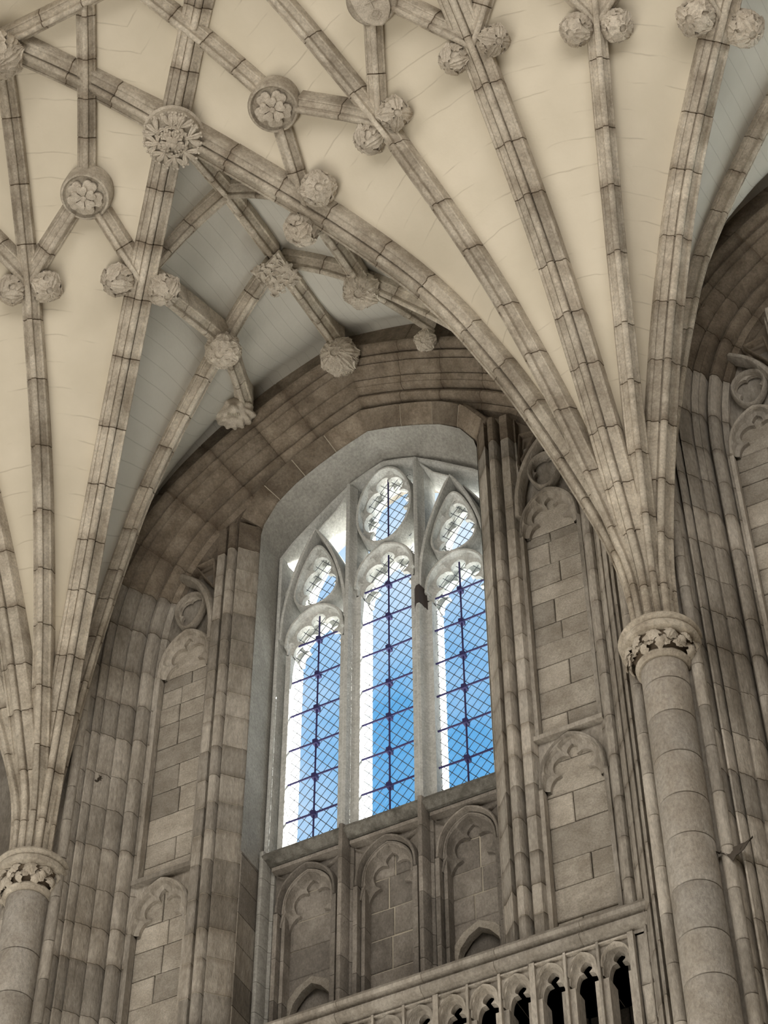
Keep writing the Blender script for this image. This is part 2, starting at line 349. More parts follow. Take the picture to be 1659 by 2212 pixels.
def arcs(p, q, sag=.0, n=14):
    """nose line between two nodes, bowed upward"""
    p, q = np.array(p, float), np.array(q, float)
    return [tuple(p+(q-p)*t+np.array((0, 0, sag*4*t*(1-t)))) for t in np.linspace(0, 1, n)]
def surfline(p, q, cx, n=16, dz=0):
    return [(p[0]+(q[0]-p[0])*t, p[1]+(q[1]-p[1])*t, zsurf(p[0]+(q[0]-p[0])*t, p[1]+(q[1]-p[1])*t, cx)+dz) for t in np.linspace(0, 1, n)]
side = {-3.3: 'left', 3.3: 'right'}
for cx in (3.3, -3.3):
    s_ = side[cx]
    for sg in ((-1, 1) if cx > 0 else (1, -1)):
        own = (cx > 0 and sg < 0) or (cx < 0 and sg > 0)
        to = 'towards the window' if own else ('towards the picture\'s right edge' if cx > 0 else 'towards the picture\'s left edge')
        if own: lab = 'thick diagonal rib from the %s capital, crossing at the big pierced boss' % s_
        elif cx > 0: lab = 'thick rib with bright white edge from the right capital, along the right border'
        else: lab = 'thick diagonal rib fanning off the left border from the left capital'
        rib('diagonal_rib', lab, nose(cx, sg, 'A', 0, 6.9 if own else 5.0), THICK, .62)
        lb = {(3.3, -1): 'slender rib between the thick diagonal and transverse ribs, right capital', (3.3, 1): 'slender straight rib rising steeply to the top edge, right of the transverse rib',
              (-3.3, 1): 'slender rib rising beside the left rose boss from the left capital', (-3.3, -1): 'slender rib hugging the left border above the left capital'}[(cx, sg)]
        rib('tierceron_rib', lb, nose(cx, sg, 'B', 0, 5.5), THIN, .66)
        if own:
            rib('lunette_rib', 'shaded rib from the %s capital into the small vault over the window' % s_, nose(cx, sg, 'G', 0, 3.62), THIN, .5)
        elif cx > 0:
            rib('lunette_rib', 'shaded rib at the right border, edge of the next bay\'s small vault', nose(cx, sg, 'G', 0, 3.62), THIN, .5)
    rib('transverse_rib', 'thick transverse rib fanning up from the %s capital across the nave' % s_, nose(cx, 1, 'C', 0, 5.15), THICK, .62)
ZR1, ZP1, ZP2 = 6.63, 6.79, 6.95
ROSE, ND, NB, NC, SH, J = (1.135, -3.56), (.99, -2.59), (2.10, -3.09), (3.3, -3.40), (2.55, -4.10), (.65, -4.43)
def lierne(label, p, q, cx, trim=(0, 0), dz=.04): return rib('lierne_rib', label, surfline(p, q, cx, dz=dz), THIN, .42, trim=trim)
for sg, cx, nm in ((1, 3.3, 'right'), (-1, -3.3, 'left')):
    m = lambda p: (sg*p[0], p[1])
    lierne('short rib from the %s rose boss down to the thick diagonal rib' % nm, m(ROSE), m(ND), cx, (.22, 0))
    lierne('short rib from the %s rose boss out to the slender rib' % nm, m(ROSE), m(NB), cx, (.22, 0))
    lierne('short rib from the %s rose boss up across the diagonal rib' % nm, m(ROSE), m((.12, -5.35)), cx, (.22, 0))
    lierne('short rib from the slender %s rib to the shield boss' % nm, m(NB), m(SH), cx, (0, .2))
    lierne('short rib between the %s shield boss and the transverse rib' % nm, m(SH), m(NC), cx, (.2, 0))
    lierne('short rib from the %s shield boss to the nave ridge' % nm, m(SH), m((1.9, -5.15)), cx, (.2, 0))
# next bay, right of the transverse rib
for p, q, lb, tr_ in ((( 5.465, -3.56), (4.5, -3.09), 'right branch of the forked ribs above the double leaf boss at the top edge', (.2, 0)),
                  ((5.465, -3.56), (5.61, -2.59), 'short rib joining the white-edged rib at the top right corner', (.2, 0)),
                  ((4.05, -4.10), (4.5, -3.09), 'left branch of the forked ribs above the double leaf boss at the top edge', (.2, 0)),
                  ((4.05, -4.10), (3.3, -3.40), 'short rib leaving the transverse rib to its right at the top edge', (.2, 0))):
    lierne(lb, p, q, 3.3, tr_)
# left bay fragments at the left border
lierne('short rib running off the left border below the left slender rib', (-4.05, -4.1), (-3.3, -3.4), -3.3)
rib('ridge_rib', 'nave ridge rib cut by the top left corner', [(-1.28, YR, 6.84), (0, YR, 6.86), (1.28, YR, 6.84)], THIN, .5)
# small vault over the window
rib('ridge_rib', 'thin ridge rib from the big pierced boss towards the square boss', [(0, -3.62, 6.30), (0, -3.1, 6.47), (0, -2.6, ZR1), (0, -1.6, ZP1)], DEEP, .6, d=np.array((0, 1.)))
rib('ridge_rib', 'short ridge rib between the square boss and the wall boss', [(0, -1.4, ZP1), (0, -.7, 6.88), (0, -.05, ZP2)], DEEP, .5, d=np.array((0, 1.)))
for sg, nm in ((1, 'right'), (-1, 'left')):
    Q = (sg*.87, -1.11, 6.24)
    rib('lierne_rib', 'shaded rib from the window vault ridge down to the %s diagonal rib' % nm, arcs((0, -2.6, ZR1), (sg*.99, -2.55, 5.72), .10), THIN, .4)
    rib('lierne_rib', 'shaded short rib between the %s diagonal rib and the round leaf boss' % nm, arcs((sg*.99, -2.50, 5.68), Q, .02), THIN, .4)
    rib('lierne_rib', 'stub rib from the %s round leaf boss to the wall arch' % nm, arcs(Q, (sg*1.22, -.05, 6.52), .02), DEEP, .4)

# ------------------------------------------------------------------ bosses
def leaf_patch(R, span=1.15, width=.55, lobes=3, curl=.22, n=10, m=9):
    """leaf wrapped on a ball of radius R around +x, growing from the pole (+z) downward"""
    V = []
    for i in range(n):
        t = i/(n-1); th = .25+t*span
        wd_ = width*math.sin(math.pi*min(1, .12+t*.86))**.6*(1+.25*math.cos(t*math.pi*2*lobes))
        for j in range(m):
            s = -1+2*j/(m-1); ph = s*wd_/max(.35, math.sin(th))
            rr = R*(1.03+.10*(1-abs(s))**.8*0+.12*(abs(s)**1.5)*.3-.10*math.exp(-(s/.12)**2)+.09*math.cos(s*math.pi*1.5)*.6+curl*t**5+.025*math.cos(t*12))
            V.append((rr*math.sin(th)*math.cos(ph), rr*math.sin(th)*math.sin(ph), rr*math.cos(th)))
    inn = [tuple(np.array(p)*.90) for p in V]; V2 = V+inn; F = []; N = n*m
    for i in range(n-1):
        for j in range(m-1):
            a = i*m+j; F.append((a, a+1, a+m+1, a+m)); F.append((N+a, N+a+m, N+a+m+1, N+a+1))
    ed = [j for j in range(m)]+[i*m+m-1 for i in range(1, n)]+[(n-1)*m+j for j in range(m-2, -1, -1)]+[i*m for i in range(n-2, 0, -1)]
    for a, b_ in zip(ed, ed[1:]+ed[:1]): F.append((a, N+a, N+b_, b_))
    return V2, F
def ball(R, nu=14, nv=9, bump=.05, seed=0, squash=(1, 1, 1)):
    V, F = [], []
    for i in range(nv+1):
        th = math.pi*i/nv
        for j in range(nu):
            ph = 2*math.pi*j/nu; d = Vector((math.sin(th)*math.cos(ph), math.sin(th)*math.sin(ph), math.cos(th)))
            k = R*(1+bump*mnoise.noise(d*3+Vector((seed, 0, 0))))
            V.append((d.x*k*squash[0], d.y*k*squash[1], d.z*k*squash[2]))
    for i in range(nv):
        for j in range(nu): F.append((i*nu+j, i*nu+(j+1) % nu, (i+1)*nu+(j+1) % nu, (i+1)*nu+j))
    return V, F
LEAFM = {}
def leafmesh(R, kind=0):
    k = (round(R, 3), kind)
    if k not in LEAFM:
        v, f_ = leaf_patch(R, *([(1.15, .55, 3, .10), (1.3, .42, 4, .13), (1.0, .62, 2, .07)][kind])); LEAFM[k] = mesh('leaf', v, f_, MBOSS)
    return LEAFM[k]
def axis_mat(loc, ax, spin=0, tilt=0):
    """+z maps to ax"""
    z = Vector(ax).normalized(); q = z.to_track_quat('Z', 'Y').to_matrix().to_4x4()
    m = q @ Matrix.Rotation(spin, 4, 'Z') @ Matrix.Rotation(tilt, 4, 'Y'); m.translation = Vector(loc); return m
def leaf_ball(parent, loc, ax, R, whorls, kind=0, core=.93, seed=0):
    v, f_ = ball(R*core, bump=.08, seed=seed); m0 = axis_mat(loc, ax)
    mk('core', [tuple(m0 @ Vector(p)) for p in v], f_, MBOSS, parent)
    for cnt, tilt, off in whorls:
        for i in range(cnt):
            inst('leaf', leafmesh(R, kind), axis_mat(loc, ax, off+2*math.pi*i/cnt+random.uniform(-.12, .12), tilt), parent)
def boss(label, loc, cat='boss', name='leaf_boss'): return thing(name, loc, label, cat)
down = (0, 0, -1)
# pairs of leaf lobes either side of a rib junction
def lobed(label, node, z, d, R=.16, off=.19, kind=0, ax=(0, -.25, -1), lift=.10, sides=(1, -1), back_=.05):
    t = boss(label, (node[0], node[1], z)); B = (-d[1], d[0])
    for s in sides:
        lx, ly = node[0]+s*B[0]*off-d[0]*back_, node[1]+s*B[1]*off-d[1]*back_
        a = Vector((ax[0]+s*B[0]*.5, ax[1]+s*B[1]*.5, ax[2]))
        leaf_ball(t, (lx, ly, z+lift), a, R, [(4, 0, .3), (6, .85, 0)], kind)
    return t
def dirp(k, sg): a = math.radians(ANG[k]); return (sg*math.sin(a), -math.cos(a))
zb = zsurf(*NB, 3.3)
lobed('double leaf boss on the slender rib right of the right rose boss', NB, zb, dirp('B', -1), kind=1)
lobed('double leaf boss on the slender rib at the left border', (-2.1, -3.09), zb, dirp('B', 1), kind=0)
lobed('double leaf boss under the forked ribs at the top edge', (4.5, -3.09), zb, dirp('B', 1), kind=2)
lobed('scrolled leaf boss on the transverse rib at the top', NC, zsurf(3.3, -3.4, 3.3), dirp('C', 1), kind=1, R=.15, off=.22)
zd = zsurf(.99, -2.59, 3.3)
lobed('leaf boss on the right diagonal rib below the right rose boss', (.99, -2.59), zd, dirp('A', -1), kind=2, off=.26, R=.18)
lobed('curled leaf boss on the left diagonal rib beside its shaded lierne', (-.99, -2.59), zd, dirp('A', 1), kind=1, off=.25, R=.17)
lobed('scroll leaf boss on the white-edged rib at the top right', (5.61, -2.59), zd, dirp('A', 1), kind=0, off=.25, R=.18)
# round leaf bosses in the window vault
for sg, nm, k in ((1, 'right', 1), (-1, 'left', 2)):
    t = boss('round leaf boss on the shaded rib, %s of the square boss' % nm, (sg*.87, -1.11, 6.2))
    leaf_ball(t, (sg*.87, -1.13, 6.20), (0, -.45, -1), .19, [(6, 0, 0), (7, .7, .3), (7, 1.25, 0)], k, seed=sg)
t = boss('swirled leaf boss at the top of the wall arch', (0, -.08, 6.9))
leaf_ball(t, (0, -.02, 6.90), (.1, -.8, -.6), .21, [(7, 0, 0), (8, .75, .2), (8, 1.3, .5)], 1)
t = boss('small leaf boss half hidden beside the right diagonal rib on the wall arch', (1.16, -.08, 6.45))
leaf_ball(t, (1.12, -.06, 6.44), (0, -.6, -.8), .12, [(5, 0, 0), (6, .8, .2)], 0)
# boss at the crossing of diagonal and ridge by the left border
t = boss('carved boss cut by the left border at the end of the diagonal rib', (-1.28, -5.1, 6.75))
leaf_ball(t, (-1.28, -5.12, 6.74), down, .24, [(6, 0, 0), (8, .8, .2)], 1)
# rose bosses
def ring(R0, prof, n=40, a0=0):
    """lathe of (radius,depth) profile about z"""
    loops = [[(q[0]*math.cos(2*math.pi*i/n), q[0]*math.sin(2*math.pi*i/n), q[1]) for i in range(n)] for q in prof]
    return loft(loops)
def petal(R, w, thick=.03, cup=.02, notch=.12, n=9):
    V = []
    for lv in (0, 1):
        for i in range(n):
            a = -w+2*w*i/(n-1); rr = R*(1-notch*math.exp(-(a/(.18*w))**2)-.35*abs(a/w)**4)
            V.append((rr*math.cos(a), rr*math.sin(a), cup+thick*.5-lv*thick))
        for i in range(n):
            a = -w+2*w*i/(n-1); V.append((R*.62*math.cos(a*.9), R*.62*math.sin(a*.9), thick*1.15-lv*thick+cup*.2))
        for i in range(n):
            a = -w+2*w*i/(n-1); V.append((R*.12*math.cos(a), R*.12*math.sin(a), thick*.5-lv*thick))
    F = []; N = 3*n
    for lv in (0, 1):
        for rr in (0, 1):
            for i in range(n-1): a = lv*N+rr*n+i; F.append((a, a+1, a+n+1, a+n) if lv == 0 else (a, a+n, a+n+1, a+1))
    for i in range(n-1): F.append((i, N+i, N+i+1, i+1))
    for e in (0, n-1):
        for rr in (0, 1): a = rr*n+e; F.append((a, a+n, N+a+n, N+a))
    return V, F
PO = mesh('petal', *petal(.196, .60, .035, .0, .08), MBOSS); PI_ = mesh('petal', *petal(.138, .61, .04, .022, .12), MBOSS)
for sg, nm in ((1, 'right'), (-1, 'left')):
    z = zsurf(ROSE[0], ROSE[1], 3.3); loc = (sg*ROSE[0], ROSE[1], z+.03)
    t = boss('round ringed boss carved with a double rose, %s of the pierced boss' % nm, loc, name='rose_boss')
    ax = Vector((0, -.22, -1)); m0 = axis_mat(loc, ax)
    v, f_ = ring(0, [(.10, -.24), (.27, -.24), (.27, -.02), (.255, .015), (.235, .02), (.228, -.005), (.212, -.022), (.19, -.02), (.10, -.02)])
    mk('moulded_ring', [tuple(m0 @ Vector(p)) for p in v], f_, MRIB, t)
    for i in range(5):
        m = m0 @ Matrix.Rotation(2*math.pi*(i+.5)/5, 4, 'Z'); m = m @ Matrix.Translation((0, 0, .014)); inst('outer_petal', PO, m, t)
        m = m0 @ Matrix.Rotation(2*math.pi*i/5, 4, 'Z') @ Matrix.Translation((0, 0, .035)); inst('inner_petal', PI_, m, t)
    v, f_ = ring(0, [(.02, .05), (.03, .075), (.02, .085), (.006, .082)], 12); mk('seed_centre', [tuple(m0 @ Vector(p)) for p in v], f_, MBOSS, t)
# shield bosses
for sx, nm in ((2.55, 'with chevron and cross carving cut by the top edge'),):
    loc = (sx, -4.10, zsurf(sx, -4.10, 3.3)-.02); t = boss('round boss with a heraldic shield '+nm, loc, name='shield_boss'); m0 = axis_mat(loc, (0, -.2, -1))
    v, f_ = ring(0, [(.1, -.24), (.26, -.24), (.26, -.03), (.24, .0), (.1, .0)]); mk('boss_disc', [tuple(m0 @ Vector(p)) for p in v], f_, MRIB, t)
    # shield outline, point towards the window wall
    ol = [(-.17, -.20), (.17, -.20), (.18, 0), (.15, .12), (.08, .21), (0, .245), (-.08, .21), (-.15, .12), (-.18, 0)]
    R0 = Matrix.Rotation(math.radians(0), 4, 'Z')
    wv = lambda x, y, d: tuple(Vector(loc)+Vector((x, y*.97, y*-.2-d+.0)))
    v, f_ = loft([[wv(x, y, 0) for x, y in ol], [wv(x, y, .05) for x, y in ol], [wv(x*.93, y*.93, .062-.03*abs(x)) for x, y in ol]]); mk('shield', v, f_, MBOSS, t)
    bars = []
    for pts in ([(0, -.18), (0, .04)], [(-.06, -.03), (.08, -.03)], [(-.05, .09), (0, .05), (.05, .09)], [(-.05, .12), (0, .16), (.05, .12)], [(-.035, .09), (0, .125), (.035, .09)], [(-.08, -.12), (.08, -.12)]):
        bars.append(tube([wv(x, y, .066-.03*abs(x)) for x, y in pts], .008, 5))
    v, f_ = merge(bars); mk('shield_charge', v, f_, MBOSS, t)
# big pierced boss
loc = (0, -3.68, 6.22); t = boss('big pierced boss of knotted stems and curling leaves where the thick ribs cross', loc, name='pierced_boss'); m0 = axis_mat(loc, (.05, -.15, -1))
v, f_ = ring(0, [(.08, -.30), (.20, -.30), (.25, -.14), (.20, -.02), (.08, .02)], 24); mk('core', [tuple(m0 @ Vector(p)) for p in v], f_, MBOSS, t)
def dome_h(x, y): return .115*math.sqrt(max(0, 1-(x*x+y*y)/(.37*.37)))-.045
def ribbon(pts, wid, th=.022):
    """flat strap lying on the dome; pts (x, y, lift), wid half widths"""
    loops = []
    for i, (x, y, h) in enumerate(pts):
        a_ = pts[max(0, i-1)]; b_ = pts[min(len(pts)-1, i+1)]; tx, ty = b_[0]-a_[0], b_[1]-a_[1]; l_ = math.hypot(tx, ty)+1e-9; nx, ny = -ty/l_, tx/l_; w_ = wid[i]
        P_ = lambda k, z_: (x+nx*w_*k, y+ny*w_*k, dome_h(x+nx*w_*k, y+ny*w_*k)+h+z_)
        loops.append([P_(-1, -th), P_(-1, .0), P_(-.55, .010), P_(0, .003), P_(.55, .010), P_(1, .0), P_(1, -th)])
    return loft(loops)
def curl(x, y, r_=.016):
    v, f_ = ball(r_, 8, 6); return [(p[0]+x, p[1]+y, p[2]+dome_h(x, y)+.012) for p in v], f_
def sprig(R, ln, w):
    parts = [ribbon([(R, 0, 0), (R+ln*.35, .004, .018), (R+ln*.7, 0, .016), (R+ln, .006, -.004)], [.014, .020, .030, .016]), curl(R+ln*.97, .022), curl(R+ln*.97, -.018, .013)]
    for s_ in (1, -1):
        parts.append(ribbon([(R+ln*.2, 0, .0), (R+ln*.42, s_*w*.40, .012), (R+ln*.66, s_*w*.72, .010), (R+ln*.84, s_*w*.92, -.006)], [.012, .024, .034, .014]))
        parts.append(curl(R+ln*.86, s_*w*.72)); parts.append(curl(R+ln*.62, s_*w*1.02, .014))
        parts.append(ribbon([(R+ln*.12, 0, .0), (R+ln*.08, s_*w*.35, .010), (R-ln*.06, s_*w*.62, .004)], [.010, .022, .012])); parts.append(curl(R-ln*.08, s_*w*.6, .014))
    return merge(parts)
sm = mesh('sprig', *sprig(.135, .175, .118), MBOSS)
sm2 = mesh('sprig', *sprig(.02, .115, .055), MBOSS)
v, f_ = ring(0, [(.02, .055), (.12, .045), (.22, .015), (.29, -.045), (.30, -.10), (.05, -.12)], 32); mk('dome', [tuple(m0 @ Vector(p)) for p in v], f_, MRIB, t)
rg = random.Random(5)
for i in range(8): inst('leaf_sprig', sm, m0 @ Matrix.Rotation(2*math.pi*i/8+rg.uniform(-.18, .18), 4, 'Z') @ Matrix.Translation((rg.uniform(-.012, .012), 0, rg.uniform(-.004, .006))), t)
for i in range(4): inst('leaf_sprig', sm2, m0 @ Matrix.Rotation(2*math.pi*(i+.4)/4+rg.uniform(-.2, .2), 4, 'Z') @ Matrix.Translation((0, 0, .012)), t)
v, f_ = ring(0, [(.05, -.14), (.30, -.15), (.325, -.12), (.30, -.10), (.05, -.11)], 28); mk('rim', [tuple(m0 @ Vector(p)) for p in v], f_, MBOSS, t)
v, f_ = ball(.03); 
for i in range(4):
    a = i*math.pi/2+.4; mk('centre_leaf', [tuple(m0 @ Vector((p[0]*1.3+.035*math.cos(a), p[1]*1.3+.035*math.sin(a), p[2]*.7+.10))) for p in v], f_, MBOSS, t)
# square plaque boss
loc = (0, -1.50, 6.62); t = boss('square boss of small knobbly leaves at the centre of the window vault', loc, name='square_boss'); m0 = axis_mat(loc, (0, -.12, -1)) @ Matrix.Rotation(math.radians(12), 4, 'Z')
sq = [(-.2, -.2), (0, -.165), (.2, -.2), (.165, 0), (.2, .2), (0, .165), (-.2, .2), (-.165, 0)]
v, f_ = loft([[(x*.7, y*.7, -.22) for x, y in sq], [(x*.9, y*.9, -.05) for x, y in sq], [(x*1.05, y*1.05, -.02) for x, y in sq], [(x, y, .02) for x, y in sq]]); mk('plaque', [tuple(m0 @ Vector(p)) for p in v], f_, MBOSS, t)
kl = mesh('knob', *leaf_patch(.05, 1.3, .7, 2, .3, 5, 5), MBOSS)
for i in range(-2, 3):
    for j in range(-2, 3):
        for q in range(2 if (i, j) != (0, 0) else 4):
            inst('leaf_knob', kl, m0 @ Matrix.Translation((i*.08+random.uniform(-.012, .012), j*.08+random.uniform(-.012, .012), .0)) @ Matrix.Rotation(random.uniform(0, 6.28), 4, 'Z') @ Matrix.Rotation(.2, 4, 'Y'), t)
# grotesque head boss on the wall arch, left
loc = (-1.34, -.12, 6.52); t = boss('grotesque grinning head with curly mane on the wall arch below the left leaf boss', loc, name='head_boss')
V0, F0 = ball(.20, 72, 48, .0, squash=(1.25, .9, .82)); ax = Vector((.45, -.72, -.62)).normalized(); m0 = axis_mat(loc, ax, math.pi)
def feat(p):
    x, y, z = p; k = 0
    def g(cx_, cy_, s_, a): return a*math.exp(-((x-cx_)**2+(y-cy_)**2)/(s_*s_)) if z > -.02 else 0
    k += g(0, -.0, .045, .08)+g(.07, -.06, .03, .035)+g(-.07, -.06, .03, .035)+g(.07, -.10, .05, .03)+g(-.07, -.10, .05, .03)
    k += g(0, .105, .07, .03)-sum(g(q*.02, .075+.001*q*q, .016, .028) for q in range(-4, 5))*.6
    rr = math.hypot(x, y)
    k += .016*min(1, max(0, (rr-.13)/.05))*math.sin(math.atan2(y, x)*13+rr*22)
    return k
V1 = []
for p in V0:
    d_ = Vector(p).normalized(); V1.append(tuple(m0 @ (Vector(p)+d_*feat(p)+d_*.012*mnoise.noise(Vector(p)*14))))
mk('head', V1, F0, MBOSS, t)
tp = [box(x-.007, x+.007, .055, .085, .165, .19) for x in np.linspace(-.06, .06, 7)]
v, f_ = merge(tp); mk('teeth', [tuple(m0 @ Vector(p)) for p in v], f_, MPALE, t)

# ------------------------------------------------------------------ wall: moulded arches and jambs
JP = [(-.02, .70), (0, .66), (0, .60), (.040, .570), (.052, .555), (.056, .60), (.068, .60), (.074, .49), (.090, .458), (.125, .436), (.158, .445), (.176, .475), (.180, .57), (.200, .57), (.204, .42), (.214, .392), (.226, .368), (.234, .376), (.262, .338), (.284, .318), (.290, .348), (.302, .348), (.310, .285), (.345, .238), (.352, .222), (.372, .205), (.386, .18), (.390, .27), (.404, .27), (.410, .165), (.425, .14), (.44, .112), (.456, .112), (.460, .20), (.484, .20), (.490, .10), (.51, .05), (.535, .028), (.565, .022), (.592, .035), (.606, .07), (.610, .14), (.625, .14), (.63, .11), (.95, .12), (.95, .98), (-.02, .98)]
INTR = [(2.46, 3.30), (2.455, 3.55), (2.44, 3.80), (2.41, 4.10), (2.34, 4.48), (2.22, 4.82), (2.05, 5.13), (1.83, 5.41), (1.50, 5.69), (1.10, 5.96), (.60, 6.25), (.25, 6.41), (0, 6.51)]
IF_J = [(0, .95), (0, .675), (.018, .645), (.03, .625), (.038, .632), (.145, .515), (.152, .502), (.170, .486), (.176, .58), (.204, .58), (.210, .492), (.228, .468), (.255, .452), (.285, .458), (.306, .485), (.312, .59), (.343, .59), (.348, .505), (.36, .495), (.44, .495), (.452, .52), (.47, .60), (.49, .60), (.49, .95)]
IF_A = [(0, .95), (0, .675), (.018, .645), (.04, .625), (.155, .505), (.172, .488), (.180, .53), (.22, .53), (.24, .55), (.24, .95)]
IFA = [(1.36, 5.30), (1.16, 5.66), (.92, 5.87), (.68, 6.01), (.32, 6.18), (0, 6.29)]
def half_tf(X0, sg): return lambda p: (X0+sg*p[0], p[1], p[2])
def stones2d(parent, path, prof, tf, seg, mat, name, matfn=None, startU=None, apex=True, gap=.005, mort=MMORTW, sub=.16, insetd=.006):
    """sweep (offset,y) profile along an x-z path as separate stones"""
    P = np.array(path, float); Lt = plen(P)
    def fr(s):
        o = interp_path(P, s); t = interp_path(P, min(Lt, s+.03))-interp_path(P, max(0, s-.03)); t /= np.linalg.norm(t)
        U = np.array((t[1], -t[0]))
        if U[0] < -1e-6 or (abs(U[0]) < 1e-6 and U[1] < 0): U = -U
        if apex and s > Lt-.03: U = np.array((0, 1/max(.5, U[1])))
        if startU is not None and s < .03: U = np.array(startU)
        return o, U
    def geo(a, b_, pr):
        n_ = max(2, int((b_-a)/sub)+1); loops = []; g_ = min(.05, (b_-a)/4)
        for s in [a, a+g_*.4]+list(np.linspace(a+g_*1.6, b_-g_*1.6, n_))+[b_-g_*.4, b_]:
            o, U = fr(s); loops.append([tf((o[0]+U[0]*q[0], q[1], o[1]+U[1]*q[0])) for q in pr])
        return loft(loops)
    v, f_ = geo(.004, Lt-.004, inset(prof, insetd)); mk('mortar_core', v, f_, mort, parent)
    e = cuts(Lt, seg)
    for i in range(len(e)-1):
        k = random.uniform(-.003, .003)
        v, f_ = geo(e[i]+gap*(i > 0), e[i+1]-gap*(i < len(e)-2), [(q[0], q[1]+k) for q in prof])
        nl = len(v)//len(prof); k0, k1 = random.uniform(0, .8), random.uniform(0, .8)
        mk(name, v, f_, matfn(e[i]) if matfn else mat, parent, stain=[(k0*(1, .7)[j] if j < 2 else k1*(1, .7)[nl-1-j] if j > nl-3 else 0) for j in range(nl) for _ in prof])
def wall_arch(X0, sg, label, zlow, top=True):
    t = thing('wall_arch', (X0+sg*2.7, .3, 0), label, 'arch'); tf = half_tf(X0, sg)
    stones2d(t, [(2.46, zlow), (2.46, 3.30)], JP, tf, .50, MWALL, 'jamb_stone', apex=False)
    stones2d(t, INTR, JP, tf, .52, MSOOTSHADE, 'arch_stone', matfn=lambda s: MWALL if s < .9 else MSOOTSHADE, mort=MMORT)
    return t
wall_arch(0, -1, 'moulded arch order left of the window, springing beside the left capital', -4.2)
wall_arch(0, 1, 'moulded arch order right of the window, springing beside the right capital', -4.2)
wall_arch(6.6, -1, 'moulded arch order of the next bay at the right border', -4.2)
for sg, nm in ((-1, 'left'), (1, 'right')):
    t = thing('window_jamb', (sg*1.5, .6, 1), 'moulded window jamb and its half of the window arch, %s side' % nm, 'jamb'); tf = half_tf(0, sg)
    P0_, P1_ = np.array(IFA[0]), np.array(IFA[1]); tt = (P1_-P0_)/np.linalg.norm(P1_-P0_); n2 = np.array((tt[1], -tt[0])); n2 = n2 if n2[0] > 0 else -n2
    mi = (np.array((1., 0))+n2)/(1+n2[0])
    stones2d(t, [(1.36, -2.1), (1.36, 5.30)], IF_J, tf, .38, MWALL, 'jamb_stone', apex=False, mort=MPALE, matfn=lambda s: MWALL if s < 6.7 else MSOOTSHADE)
    stones2d(t, IFA, IF_A, tf, .42, MSOOTSHADE, 'arch_stone', startU=None, mort=MPALE)
t = thing('window_jamb', (5.1, .6, 1), 'moulded jamb and arch of the next bay window beyond the right border', 'jamb'); tf = half_tf(6.6, -1)
stones2d(t, [(1.36, -2.1), (1.36, 5.30)], IF_J, tf, .38, MWALL, 'jamb_stone', apex=False, mort=MPALE)
stones2d(t, IFA, IF_A, tf, .42, MSOOTSHADE, 'arch_stone', mort=MPALE)

# backing wall behind everything, with the window hole
E1 = [(1.35, 5.10), (1.18, 5.32), (.98, 5.50), (.74, 5.70), (.5, 5.90), (.25, 6.06), (0, 6.17)]
wall = thing('wall_north', (0, 1.5, 0), kind='structure')
hole = [(1.35, .62)]+E1; outer = [(9, -16), (9, 5.1), (9, 9), (6, 9), (4, 9), (2.5, 9), (1.2, 9), (0, 9)]
for X0, sg, XE in ((0, -1, 9), (0, 1, 3.3), (6.6, -1, 3.3), (6.6, 1, 3.3)):
    outer = [(XE, -16), (XE, 5.1), (XE, 9), (XE*.7, 9), (XE*.5, 9), (XE*.35, 9), (XE*.15, 9), (0, 9)]
    loops = [[(X0+sg*x, yy, z) for x, z in hole] for yy in (1.32, 1.62)]
    lo = [[(X0+sg*x, yy, z) for x, z in outer] for yy in (1.32, 1.62)]
    v, f_ = loft([lo[0], loops[0], loops[1], lo[1]], closed=False, caps=False); mk('outer_masonry', v, f_, MWALL, wall)
v, f_ = box(-9, 9.9, 1.75, 2.0, -16, .60); mk('outer_masonry', v, f_, MWALL, wall)
# infill behind the side panels and behind the jambs
for x0, x1 in ((-3.6, -1.46), (1.46, 5.14)):
    v, f_ = box(x0, x1, .70, .96, -2.34, 7.6); mk('infill', v, f_, MMORTW, wall)
for x0, x1 in ((-3.6, -1.46), (2.62, 5.6)):
    v, f_ = box(x0, x1, .70, .96, -16, -2.35); mk('infill', v, f_, MMORTW, wall)
for x0, x1, z0, z1 in ((5.1, 8.0, 6.35, 7.9), (5.24, 7.96, -2.3, .62)):
    v, f_ = box(x0, x1, .9, 1.3, z0, z1); mk('infill', v, f_, MWALL, wall)
v, f_ = box(-1.5, 1.5, .7, .95, 6.35, 7.9); mk('infill', v, f_, MSOOTSHADE, wall)
v, f_ = box(-9, -3.45, .3, .95, -16, 7.8); mk('infill', v, f_, MWALL, wall)
v, f_ = box(7.96, 9.9, .3, .95, -16, 7.8); mk('infill', v, f_, MWALL, wall)
# plain pier faces behind the shafts
for cx in (-3.3, 3.3):
    v, f_ = box(cx-.24, cx+.24, .07, .5, -16, 6.0); mk('pier_face', v, f_, MWALL, wall)
v, f_ = box(-9, 9, .34, .9, -16, -4.21); mk('lower_masonry', v, f_, MWALL, wall)
